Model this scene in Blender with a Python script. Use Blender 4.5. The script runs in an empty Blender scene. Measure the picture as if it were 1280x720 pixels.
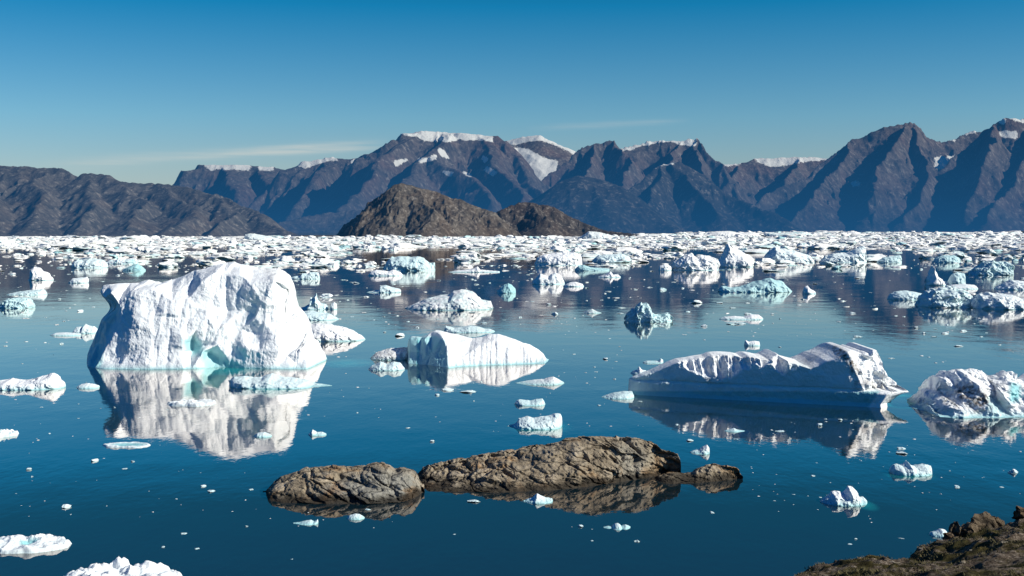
import bpy, math, random
import numpy as np
from mathutils import geometry as mgeo, Vector

SC = bpy.context.scene
COL = SC.collection
rng = random.Random(7)
NR = np.random.RandomState(11)

# ------------------------------------------------------------------ camera
CAM_H, FPX, CX, CY, HORIZON = 30.0, 1500.0, 640.0, 360.0, 285.5
PITCH = math.atan((CY - HORIZON) / FPX)
CP, SP = math.cos(PITCH), math.sin(PITCH)
SUN_AZ, SUN_EL = math.radians(106), math.radians(32)

cam_data = bpy.data.cameras.new('camera')
cam = bpy.data.objects.new('camera', cam_data)
COL.objects.link(cam)
cam.location = (0, 0, CAM_H)
cam.rotation_euler = (math.pi / 2 - PITCH, 0, 0)
cam_data.sensor_width = 36.0
cam_data.lens = 36.0 * FPX / 1280.0
cam_data.clip_start = 0.5
cam_data.clip_end = 90000
SC.camera = cam


def ray(px, py):
    cx = (np.asarray(px, float) - CX) / FPX
    cy = (CY - np.asarray(py, float)) / FPX
    return cx, CP + cy * SP, cy * CP - SP


def at(px, py, Y):
    """the place at distance Y (metres ahead) seen where the survey point was measured"""
    dx, dy, dz = ray(px, py)
    t = Y / dy
    return dx * t, CAM_H + dz * t


def water_y(px, py):
    dx, dy, dz = ray(px, py)
    return CAM_H / -dz * dy


def project(x, y, z):
    dz = z - CAM_H
    d = y * CP - dz * SP
    u = y * SP + dz * CP
    return CX + FPX * x / d, CY - FPX * u / d


# ------------------------------------------------------------------ noise
_perm = np.arange(256)
np.random.RandomState(3).shuffle(_perm)
_perm = np.concatenate([_perm, _perm, _perm])
_g = np.random.RandomState(5).normal(size=(256, 3))
_g /= np.linalg.norm(_g, axis=1)[:, None]


def perlin(x, y, z):
    xi, yi, zi = np.floor(x).astype(int), np.floor(y).astype(int), np.floor(z).astype(int)
    xf, yf, zf = x - xi, y - yi, z - zi
    u, v, w = [t * t * t * (t * (t * 6 - 15) + 10) for t in (xf, yf, zf)]
    xi, yi, zi = xi & 255, yi & 255, zi & 255
    res = 0
    for a in (0, 1):
        for b in (0, 1):
            for c in (0, 1):
                h = _perm[_perm[_perm[(xi + a) & 255] + ((yi + b) & 255)] + ((zi + c) & 255)]
                g = _g[h]
                dot = g[..., 0] * (xf - a) + g[..., 1] * (yf - b) + g[..., 2] * (zf - c)
                res = res + dot * (u if a else 1 - u) * (v if b else 1 - v) * (w if c else 1 - w)
    return res * 1.6


def fbm(x, y, z, octv=4, gain=0.5, lac=2.03):
    s, a, f = 0, 1.0, 1.0
    for i in range(octv):
        s = s + a * perlin(x * f + 17.3 * i, y * f - 9.1 * i, z * f + 4.7 * i)
        a *= gain
        f *= lac
    return s


def ridged(x, y, z, octv=4, gain=0.5, lac=2.1):
    s, a, f, prev = 0, 1.0, 1.0, 1.0
    for i in range(octv):
        n = 1 - np.abs(perlin(x * f + 11.3 * i, y * f - 3.1 * i, z * f + 8.7 * i)) * 1.6
        n = np.clip(n, 0, 1) ** 2
        s = s + a * n * prev
        prev = n
        a *= gain
        f *= lac
    return s


def worley(x, y, z):
    """distance to the nearest and second nearest feature point, and an id of the nearest"""
    xi, yi, zi = np.floor(x).astype(int), np.floor(y).astype(int), np.floor(z).astype(int)
    f1 = np.full(np.shape(x), 9.0)
    f2 = np.full(np.shape(x), 9.0)
    idv = np.zeros(np.shape(x))
    for a in (-1, 0, 1):
        for b in (-1, 0, 1):
            for c in (-1, 0, 1):
                h = _perm[_perm[_perm[(xi + a) & 255] + ((yi + b) & 255)] + ((zi + c) & 255)]
                g = _g[h] * 0.5 + 0.5
                d = (xi + a + g[..., 0] - x) ** 2 + (yi + b + g[..., 1] - y) ** 2 + (zi + c + g[..., 2] - z) ** 2
                m = d < f1
                f2 = np.where(m, f1, np.minimum(f2, d))
                idv = np.where(m, h / 255.0, idv)
                f1 = np.where(m, d, f1)
    return np.sqrt(f1), np.sqrt(f2), idv


# ------------------------------------------------------------------ mesh helpers
def mesh_from(name, V, faces, mat, smooth=True, attrs=None):
    me = bpy.data.meshes.new(name)
    V = np.asarray(V, dtype=np.float32)
    faces = np.asarray(faces, dtype=np.int32)
    n, k = faces.shape
    me.vertices.add(len(V))
    me.vertices.foreach_set('co', V.ravel())
    me.loops.add(n * k)
    me.loops.foreach_set('vertex_index', faces.ravel())
    me.polygons.add(n)
    me.polygons.foreach_set('loop_start', np.arange(0, n * k, k, dtype=np.int32))
    me.polygons.foreach_set('loop_total', np.full(n, k, dtype=np.int32))
    me.polygons.foreach_set('use_smooth', np.full(n, smooth))
    me.update(calc_edges=True)
    me.validate()
    for an, av in (attrs or {}).items():
        at_ = me.attributes.new(an, 'FLOAT', 'POINT')
        at_.data.foreach_set('value', np.asarray(av, dtype=np.float32).ravel())
    me.materials.append(mat)
    return me


def link(name, me, label=None, cat=None, group=None, kind=None, loc=None):
    o = bpy.data.objects.new(name, me)
    COL.objects.link(o)
    if loc is not None:
        o.location = loc
    if label:
        o['label'] = label
    if cat:
        o['category'] = cat
    if group:
        o['group'] = group
    if kind:
        o['kind'] = kind
    return o


def grid_faces(nu, nv):
    i = np.arange(nu - 1)[:, None] * nv + np.arange(nv - 1)[None, :]
    i = i.ravel()
    return np.stack([i, i + nv, i + nv + 1, i + 1], 1)


def in_poly(px, py, poly):
    """signed distance (positive inside) to a polygon, for soft masks"""
    P = np.asarray(poly, float)
    n = len(P)
    ins = np.zeros(np.shape(px), bool)
    dist = np.full(np.shape(px), 1e9)
    for i in range(n):
        x0, y0 = P[i]
        x1, y1 = P[(i + 1) % n]
        if y0 != y1:
            c = ((y0 > py) != (y1 > py)) & (px < (x1 - x0) * (py - y0) / (y1 - y0) + x0)
            ins ^= c
        ex, ey = x1 - x0, y1 - y0
        t = np.clip(((px - x0) * ex + (py - y0) * ey) / (ex * ex + ey * ey + 1e-9), 0, 1)
        dist = np.minimum(dist, np.hypot(px - x0 - t * ex, py - y0 - t * ey))
    return np.where(ins, dist, -dist)


# ------------------------------------------------------------------ materials
class NT:
    def __init__(self, name, world=False):
        if world:
            self.m = bpy.data.worlds.new(name)
        else:
            self.m = bpy.data.materials.new(name)
        self.m.use_nodes = True
        self.t = self.m.node_tree
        self.t.nodes.clear()

    def n(self, typ, **kw):
        nd = self.t.nodes.new(typ)
        for k, v in kw.items():
            if k.startswith('i_'):
                key = k[2:]
                key = int(key) if key.isdigit() else key.replace('_', ' ')
                self.set(nd, key, v)
            else:
                setattr(nd, k, v)
        return nd

    def set(self, nd, key, v):
        if hasattr(v, 'is_output') or isinstance(v, bpy.types.NodeSocket):
            self.t.links.new(v, nd.inputs[key])
        else:
            nd.inputs[key].default_value = v

    def math(self, op, a, b=None, c=None, clamp=False):
        nd = self.n('ShaderNodeMath', operation=op, use_clamp=clamp)
        for i, v in enumerate((a, b, c)):
            if v is not None:
                self.set(nd, i, v)
        return nd.outputs[0]

    def mix(self, fac, a, b, blend='MIX'):
        nd = self.n('ShaderNodeMix', data_type='RGBA', blend_type=blend)
        self.set(nd, 0, fac)
        self.set(nd, 6, a if not isinstance(a, tuple) or len(a) == 4 else a + (1,))
        self.set(nd, 7, b if not isinstance(b, tuple) or len(b) == 4 else b + (1,))
        return nd.outputs[2]

    def ramp(self, fac, stops, interp='LINEAR'):
        nd = self.n('ShaderNodeValToRGB')
        cr = nd.color_ramp
        cr.interpolation = interp
        while len(cr.elements) < len(stops):
            cr.elements.new(0.5)
        for e, (p, c) in zip(cr.elements, stops):
            e.position = p
            c = (c, c, c) if isinstance(c, (int, float)) else c
            e.color = tuple(c) + (1,)
        self.set(nd, 0, fac)
        return nd.outputs[0]

    def noise(self, vec, scale, detail=4, rough=0.55, dist=0.0):
        nd = self.n('ShaderNodeTexNoise')
        self.set(nd, 'Vector', vec)
        nd.inputs['Scale'].default_value = scale
        nd.inputs['Detail'].default_value = detail
        nd.inputs['Roughness'].default_value = rough
        nd.inputs['Distortion'].default_value = dist
        return nd.outputs[0]

    def attr(self, name):
        return self.n('ShaderNodeAttribute', attribute_name=name).outputs['Fac']

    def bump(self, h, strength, dist, prev=None):
        nd = self.n('ShaderNodeBump')
        nd.inputs['Strength'].default_value = strength
        nd.inputs['Distance'].default_value = dist
        self.set(nd, 'Height', h)
        if prev is not None:
            self.set(nd, 'Normal', prev)
        return nd.outputs[0]

    def mapping(self, vec, scale=(1, 1, 1), rot=(0, 0, 0)):
        nd = self.n('ShaderNodeMapping')
        self.set(nd, 'Vector', vec)
        nd.inputs['Scale'].default_value = scale
        nd.inputs['Rotation'].default_value = rot
        return nd.outputs[0]

    def out(self, s):
        o = self.n('ShaderNodeOutputWorld' if isinstance(self.m, bpy.types.World) else 'ShaderNodeOutputMaterial')
        self.t.links.new(s, o.inputs['Surface'])
        return self.m


def ice_material(name, bumpsize=1.0, random_tint=True, warm=0.0, rough=1.0):
    m = NT(name)
    geo = m.n('ShaderNodeNewGeometry')
    pos = geo.outputs['Position']
    sep = m.n('ShaderNodeSeparateXYZ', i_0=pos)
    z = sep.outputs[2]
    base = m.mix(m.noise(pos, 0.35 / bumpsize, 5, 0.6), (0.88, 0.905, 0.915), (0.95, 0.945, 0.93))
    if warm:
        base = m.mix(warm, base, (0.95, 0.89, 0.77))
    # faint grey-brown streaks running down the ice
    st = m.noise(m.mapping(pos, (0.9 / bumpsize, 0.9 / bumpsize, 0.16 / bumpsize)), 1.0, 5, 0.65)
    base = m.mix(m.math('MULTIPLY', m.ramp(st, [(0.52, 0.0), (0.75, 1.0)]), 0.2), base, (0.66, 0.67, 0.66))
    blue = m.ramp(m.noise(pos, 0.12 / bumpsize, 3, 0.5), [(0.0, (0.09, 0.47, 0.50)), (1.0, (0.27, 0.66, 0.69))])
    teal = m.attr('teal')
    if random_tint:
        oi = m.n('ShaderNodeObjectInfo')
        r = m.ramp(oi.outputs['Random'], [(0.6, 0.0), (1.0, 0.6)])
        pn = m.ramp(m.noise(pos, 0.25 / bumpsize, 3, 0.5), [(0.42, 0.0), (0.62, 1.0)])
        teal = m.math('MAXIMUM', teal, m.math('MULTIPLY', r, pn))
    # wave-washed clear ice just above the waterline
    wet = m.ramp(m.math('DIVIDE', z, 1.1 * bumpsize), [(0.0, 0.75), (0.35, 0.35), (1.0, 0.0)])
    teal = m.math('MAXIMUM', teal, m.math('MULTIPLY', wet, m.attr('wet')), clamp=True)
    c = m.mix(teal, base, blue)
    dn = m.ramp(m.noise(pos, 1.1 / bumpsize, 6, 0.7), [(0.40, 0.0), (0.58, 1.0)])
    dirt = m.math('MULTIPLY', m.attr('dirt'), dn, clamp=True)
    c = m.mix(dirt, c, m.ramp(m.noise(pos, 2.5 / bumpsize, 4), [(0.3, (0.06, 0.045, 0.035)), (0.7, (0.26, 0.20, 0.15))]))
    # smooth melt faces beside rough crumbling snow
    patch = m.ramp(m.noise(pos, 0.14 / bumpsize, 3, 0.5), [(0.40, 0.25), (0.60, 1.0)])
    b1 = m.bump(m.math('MULTIPLY', m.noise(pos, 0.9 / bumpsize, 7, 0.6), patch), 0.75 * rough, 0.5 * bumpsize)
    vor = m.n('ShaderNodeTexVoronoi', feature='F1')
    m.set(vor, 'Vector', m.mapping(pos, (0.7 / bumpsize, 0.7 / bumpsize, 0.45 / bumpsize)))
    b2 = m.bump(m.math('MULTIPLY', vor.outputs['Distance'], patch), 0.3 * rough, 0.5 * bumpsize, b1)
    bs = m.n('ShaderNodeBsdfPrincipled')
    m.set(bs, 'Base Color', c)
    m.set(bs, 'Roughness', m.math('SUBTRACT', 0.62, m.math('MULTIPLY', teal, 0.3)))
    bs.inputs['IOR'].default_value = 1.31
    m.set(bs, 'Normal', b2)
    return m.out(bs.outputs[0])


M_ICE = ice_material('glacier_ice', 1.0, random_tint=False, rough=0.85)
M_ICE_SMALL = ice_material('floating_ice', 0.8, rough=0.55)
M_ICE_FAR = ice_material('pack_ice', 2.6, warm=0.3, rough=0.3)


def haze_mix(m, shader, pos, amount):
    """blue air light painted into the rock shader as emission, thicker with distance and near sea level"""
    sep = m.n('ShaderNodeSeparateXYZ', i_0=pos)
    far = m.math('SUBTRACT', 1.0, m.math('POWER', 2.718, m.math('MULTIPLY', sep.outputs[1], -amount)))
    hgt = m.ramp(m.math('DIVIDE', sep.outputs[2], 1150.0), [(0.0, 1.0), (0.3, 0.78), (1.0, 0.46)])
    em = m.n('ShaderNodeEmission')  # haze painted as a blue glow on the rock itself
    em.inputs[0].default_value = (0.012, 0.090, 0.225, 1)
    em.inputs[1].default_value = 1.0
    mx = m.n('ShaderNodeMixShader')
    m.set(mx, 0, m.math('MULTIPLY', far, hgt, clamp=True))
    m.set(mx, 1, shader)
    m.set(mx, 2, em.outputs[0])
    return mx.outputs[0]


def mountain_material(name, low, high, rust, haze, scale=1.0):
    m = NT(name)
    pos = m.n('ShaderNodeNewGeometry').outputs['Position']
    n1 = m.noise(pos, 0.004 * scale, 8, 0.62)
    n2 = m.noise(m.mapping(pos, (1, 1, 0.45)), 0.022 * scale, 6, 0.74)
    c = m.mix(m.ramp(n1, [(0.35, 0.0), (0.65, 1.0)]), low, high)
    c = m.mix(m.ramp(m.noise(pos, 0.0016 * scale, 6, 0.6, 0.6), [(0.48, 0.0), (0.66, 0.75)]), c, rust)
    c = m.mix(m.ramp(n2, [(0.32, 0.75), (0.49, 0.0)]), c, (0.018, 0.018, 0.02))
    c = m.mix(m.ramp(n2, [(0.54, 0.0), (0.68, 0.7)]), c, (0.42, 0.365, 0.31))
    sn = m.attr('snow')
    snn = m.math('ADD', sn, m.math('MULTIPLY', m.math('SUBTRACT', n2, 0.5), 1.3))
    snow = m.ramp(snn, [(0.42, 0.0), (0.58, 1.0)])
    c = m.mix(snow, c, (0.93, 0.89, 0.80))
    bp = m.bump(n2, 0.8, 16.0 / scale, m.bump(n1, 0.5, 45.0 / scale))
    bs = m.n('ShaderNodeBsdfPrincipled')
    m.set(bs, 'Base Color', c)
    bs.inputs['Roughness'].default_value = 0.9
    bs.inputs['Specular IOR Level'].default_value = 0.1
    m.set(bs, 'Normal', bp)
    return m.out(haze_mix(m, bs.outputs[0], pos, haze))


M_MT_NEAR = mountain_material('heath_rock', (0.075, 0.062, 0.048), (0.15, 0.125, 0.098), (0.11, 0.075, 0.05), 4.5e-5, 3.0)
M_MT_SHADE = mountain_material('shaded_far_rock', (0.03, 0.03, 0.032), (0.075, 0.066, 0.06), (0.06, 0.045, 0.04), 1.7e-4, 1.0)  # far rock with its shade painted in as a darker colour
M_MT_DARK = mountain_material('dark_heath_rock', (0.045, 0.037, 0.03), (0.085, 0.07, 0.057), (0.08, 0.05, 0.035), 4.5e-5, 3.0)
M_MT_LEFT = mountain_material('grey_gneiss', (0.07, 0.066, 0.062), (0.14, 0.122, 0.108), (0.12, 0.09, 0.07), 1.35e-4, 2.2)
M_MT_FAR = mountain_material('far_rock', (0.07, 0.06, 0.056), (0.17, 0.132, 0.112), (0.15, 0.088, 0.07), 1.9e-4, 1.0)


def rock_material(name='shore_rock', shade=1.0):
    m = NT(name)
    pos = m.n('ShaderNodeNewGeometry').outputs['Position']
    z = m.n('ShaderNodeSeparateXYZ', i_0=pos).outputs[2]
    n1 = m.noise(pos, 0.45, 8, 0.65)
    n2 = m.noise(pos, 2.6, 6, 0.7)
    c = m.ramp(n1, [(0.30, (0.12, 0.092, 0.065)), (0.50, (0.30, 0.24, 0.165)), (0.72, (0.47, 0.39, 0.29))])
    grey = m.mix(m.attr('grey'), c, m.ramp(n1, [(0.3, (0.15, 0.142, 0.12)), (0.7, (0.36, 0.34, 0.29))]))
    c = m.mix(m.ramp(m.noise(pos, 0.22, 4, 0.6, 0.5), [(0.53, 0.0), (0.68, 0.8)]), grey, (0.30, 0.155, 0.055))
    vor = m.n('ShaderNodeTexVoronoi', feature='DISTANCE_TO_EDGE')
    warp = m.n('ShaderNodeVectorMath', operation='ADD')
    nz = m.n('ShaderNodeTexNoise')
    m.set(nz, 'Vector', pos)
    nz.inputs['Scale'].default_value = 0.6
    m.set(warp, 0, pos)
    m.set(warp, 1, nz.outputs[1])
    m.set(vor, 'Vector', m.mapping(warp.outputs[0], (0.28, 0.45, 0.7), (0.25, 0.5, 0.15)))
    vor.inputs['Scale'].default_value = 0.8
    crack = m.ramp(vor.outputs['Distance'], [(0.0, 1.0), (0.035, 0.0)])
    c = m.mix(m.math('MULTIPLY', crack, 0.7), c, (0.015, 0.013, 0.01))
    c = m.mix(m.ramp(n2, [(0.30, 0.6), (0.42, 0.0)]), c, (0.05, 0.04, 0.03))
    # lichen flecks and the dark wet tide band
    c = m.mix(m.ramp(m.noise(pos, 5.0, 3, 0.6), [(0.60, 0.0), (0.70, 0.6)]), c, (0.42, 0.37, 0.29))
    tide = m.ramp(m.math('ADD', z, m.math('MULTIPLY', m.math('SUBTRACT', n1, 0.5), 1.6)), [(0.40, 0.9), (0.95, 0.0)])
    c = m.mix(tide, c, (0.022, 0.018, 0.013))
    if shade < 1:
        c = m.mix(1.0, c, (shade, shade * 0.92, shade * 0.84), 'MULTIPLY')
    b = m.bump(n1, 0.8, 0.7)
    b = m.bump(m.ramp(vor.outputs['Distance'], [(0.0, 0.0), (0.06, 1.0)]), 0.8, 0.2, b)
    b = m.bump(n2, 0.8, 0.16, b)
    bs = m.n('ShaderNodeBsdfPrincipled')
    m.set(bs, 'Base Color', c)
    bs.inputs['Roughness'].default_value = 0.85
    bs.inputs['Specular IOR Level'].default_value = 0.2
    m.set(bs, 'Normal', b)
    return m.out(bs.outputs[0])


M_ROCK = rock_material()
M_ROCK_DARK = rock_material('dark_boulder', 0.42)


def turf_material():
    m = NT('tundra_slope')
    pos = m.n('ShaderNodeNewGeometry').outputs['Position']
    n1 = m.noise(pos, 0.5, 8, 0.65, 0.4)
    n2 = m.noise(pos, 6.0, 7, 0.75)
    moss = m.ramp(m.noise(pos, 1.7, 6, 0.7), [(0.34, (0.012, 0.010, 0.005)), (0.5, (0.05, 0.041, 0.013)), (0.7, (0.14, 0.115, 0.035))])
    rock = m.ramp(n2, [(0.34, (0.016, 0.012, 0.009)), (0.5, (0.12, 0.088, 0.062)), (0.68, (0.38, 0.315, 0.245))])
    c = m.mix(m.ramp(n1, [(0.46, 0.0), (0.54, 1.0)]), moss, rock)
    b = m.bump(n1, 0.9, 0.5)
    b = m.bump(n2, 1.0, 0.12, b)
    bs = m.n('ShaderNodeBsdfPrincipled')
    m.set(bs, 'Base Color', c)
    bs.inputs['Roughness'].default_value = 0.95
    bs.inputs['Specular IOR Level'].default_value = 0.1
    m.set(bs, 'Normal', b)
    return m.out(bs.outputs[0])


M_TURF = turf_material()


def grass_material():
    m = NT('dry_grass')
    pos = m.n('ShaderNodeNewGeometry').outputs['Position']
    c = m.ramp(m.noise(pos, 1.3, 4), [(0.3, (0.04, 0.038, 0.012)), (0.7, (0.15, 0.12, 0.045))])
    bs = m.n('ShaderNodeBsdfPrincipled')
    m.set(bs, 'Base Color', c)
    bs.inputs['Roughness'].default_value = 0.9
    return m.out(bs.outputs[0])


M_GRASS = grass_material()


def water_material():
    m = NT('fjord_water')
    pos = m.n('ShaderNodeNewGeometry').outputs['Position']
    # pale turquoise where drowned ice feet shine through, measured around the bergs
    glow = None
    for (x, y, rx, ry, k) in GLOW:
        sub = m.n('ShaderNodeVectorMath', operation='SUBTRACT')
        m.set(sub, 0, pos)
        sub.inputs[1].default_value = (x, y, 0)
        mul = m.n('ShaderNodeVectorMath', operation='DIVIDE')
        m.set(mul, 0, sub.outputs[0])
        mul.inputs[1].default_value = (rx, ry, 1e6)
        ln = m.n('ShaderNodeVectorMath', operation='LENGTH')
        m.set(ln, 0, mul.outputs[0])
        f = m.math('MULTIPLY', m.ramp(ln.outputs['Value'], [(0.0, 1.0), (0.5, 0.55), (1.0, 0.0)], 'EASE'), k)
        glow = f if glow is None else m.math('MAXIMUM', glow, f)
    body = m.mix(glow, (0.007, 0.022, 0.031), (0.03, 0.75, 0.72))
    swell = m.noise(m.mapping(pos, (1, 0.55, 1), (0, 0, 0.25)), 0.16, 3, 0.5)
    rip = m.noise(m.mapping(pos, (1, 0.6, 1), (0, 0, -0.3)), 1.1, 3, 0.5)
    calm = m.ramp(m.noise(m.mapping(pos, (0.5, 1.6, 1)), 0.011, 3, 0.55), [(0.36, 0.25), (0.66, 1.5)])
    b = m.bump(m.math('MULTIPLY', swell, calm), 1.0, 0.05)
    b = m.bump(m.math('MULTIPLY', rip, calm), 1.0, 0.011, b)
    df = m.n('ShaderNodeBsdfDiffuse')
    m.set(df, 'Color', body)
    gl = m.n('ShaderNodeBsdfGlossy')
    gl.inputs['Color'].default_value = (0.98, 0.92, 0.88, 1)
    gl.inputs['Roughness'].default_value = 0.02
    m.set(gl, 'Normal', b)
    fr = m.n('ShaderNodeFresnel')
    fr.inputs['IOR'].default_value = 1.5
    m.set(fr, 'Normal', b)
    mx = m.n('ShaderNodeMixShader')
    m.set(mx, 0, m.math('MULTIPLY', m.math('POWER', fr.outputs[0], 0.72), 1.24, clamp=True))
    m.set(mx, 1, df.outputs[0])
    m.set(mx, 2, gl.outputs[0])
    return m.out(mx.outputs[0])


GLOW = []


def glow(px0, px1, py0, py1, k):
    cx, cy = (px0 + px1) / 2, (py0 + py1) / 2
    yc = float(water_y(cx, cy))
    xc = float(at(cx, cy, yc)[0])
    GLOW.append((xc, yc, (px1 - px0) / 2 * yc / FPX, abs(float(water_y(cx, py0)) - float(water_y(cx, py1))) / 2, k))


glow(1075, 1165, 488, 508, 0.9)
glow(395, 475, 447, 461, 0.5)
glow(232, 340, 455, 470, 0.7)
glow(1088, 1150, 495, 512, 0.6)
glow(630, 720, 522, 545, 0.4)
glow(1100, 1175, 588, 602, 0.3)
glow(300, 380, 480, 494, 0.5)
glow(1065, 1098, 622, 640, 0.35)

# ------------------------------------------------------------------ world and sun
wn = NT('World', world=True)
SC.world = wn.m
sky = wn.n('ShaderNodeTexSky', sky_type='NISHITA', sun_disc=False)
sky.sun_elevation = SUN_EL
sky.sun_rotation = SUN_AZ
sky.altitude = 0
sky.air_density = 1.0
sky.dust_density = 0.3
sky.ozone_density = 2.5
tc = wn.n('ShaderNodeTexCoord')
vec = tc.outputs['Generated']
sep = wn.n('ShaderNodeSeparateXYZ', i_0=vec)
vx, vy, vz = sep.outputs
tint = wn.ramp(vz, [(0.0, (0.72, 0.74, 0.94)), (0.05, (0.62, 0.76, 0.91)), (0.09, (0.45, 0.77, 0.95)), (0.18, (0.035, 0.57, 0.85)), (0.22, (0.025, 0.33, 0.46)), (0.65, (0.10, 0.36, 0.62)), (1.0, (0.14, 0.40, 0.70))])
skc = wn.mix(1.0, sky.outputs[0], tint, 'MULTIPLY')
skc = wn.mix(1.0, skc, wn.ramp(wn.math('MULTIPLY_ADD', vy, 0.5, 0.5), [(0.0, (0.32, 0.86, 1.18)), (0.5, (0.26, 0.80, 1.12)), (0.64, (0.30, 0.76, 1.05)), (0.88, (1.0, 1.0, 1.0))]), 'MULTIPLY')  # sky away from the view tinted blue to colour the fill light
# thin cirrus streaks low in the sky
azm = wn.math('DIVIDE', vx, wn.math('MAXIMUM', vy, 0.05))
elv = wn.math('DIVIDE', vz, wn.math('MAXIMUM', vy, 0.05))
cl = None
for (a0, e0, a1, e1, wd, k) in [(-0.40, 0.052, -0.10, 0.0705, 0.0045, 0.32), (-0.28, 0.058, -0.09, 0.068, 0.0022, 0.28),
                                (-0.235, 0.0655, -0.10, 0.072, 0.0020, 0.22), (0.01, 0.083, 0.15, 0.0895, 0.0025, 0.16)]:
    s = (e1 - e0) / (a1 - a0)
    wob = wn.math('MULTIPLY', wn.math('SUBTRACT', wn.noise(wn.mapping(vec, (9, 9, 60)), 1.0, 3), 0.5), 0.004)
    d = wn.math('ADD', wn.math('SUBTRACT', elv, wn.math('MULTIPLY_ADD', azm, s, e0 - a0 * s)), wob)
    g = wn.math('POWER', 2.718, wn.math('MULTIPLY', wn.math('POWER', wn.math('ABSOLUTE', wn.math('DIVIDE', d, wd)), 2.0), -1.0))
    mid, hw = (a0 + a1) / 2, (a1 - a0) / 2
    ends = wn.ramp(wn.math('ABSOLUTE', wn.math('DIVIDE', wn.math('SUBTRACT', azm, mid), hw)), [(0.55, 1.0), (1.0, 0.0)])
    g = wn.math('MULTIPLY', wn.math('MULTIPLY', g, ends), k)
    cl = g if cl is None else wn.math('ADD', cl, g)
tex = wn.ramp(wn.noise(wn.mapping(vec, (6, 6, 150), (0, 0.06, 0)), 2.0, 5, 0.6), [(0.30, 0.25), (0.62, 1.0)])
cl = wn.math('MULTIPLY', cl, tex, clamp=True)
skc = wn.mix(cl, skc, (6.6, 6.6, 6.1))
bg = wn.n('ShaderNodeBackground')
wn.set(bg, 0, skc)
bg.inputs[1].default_value = 0.1
wn.out(bg.outputs[0])

sun_d = bpy.data.lights.new('sun', 'SUN')
sun_d.energy = 5.6
sun_d.angle = math.radians(0.5)
sun_d.color = (1.0, 0.975, 0.87)
sun = bpy.data.objects.new('sun', sun_d)
COL.objects.link(sun)
sdir = Vector((math.sin(SUN_AZ) * math.cos(SUN_EL), math.cos(SUN_AZ) * math.cos(SUN_EL), math.sin(SUN_EL)))
sun.rotation_euler = sdir.to_track_quat('Z', 'Y').to_euler()

SC.view_settings.view_transform = 'Standard'
SC.view_settings.look = 'None'
SC.view_settings.exposure = 0
SC.render.engine = 'CYCLES'
SC.cycles.use_denoising = True
SC.cycles.max_bounces = 6
SC.cycles.caustics_reflective = False
SC.cycles.diffuse_bounces = 3
SC.cycles.glossy_bounces = 3

# ------------------------------------------------------------------ water
R = 40000
me = mesh_from('water', [(-R, -300, 0), (R, -300, 0), (R, 45000, 0), (-R, 45000, 0)], [(0, 1, 2, 3)], water_material())
link('water', me, 'calm dark teal fjord water mirroring the ice and mountains', kind='structure')


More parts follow.
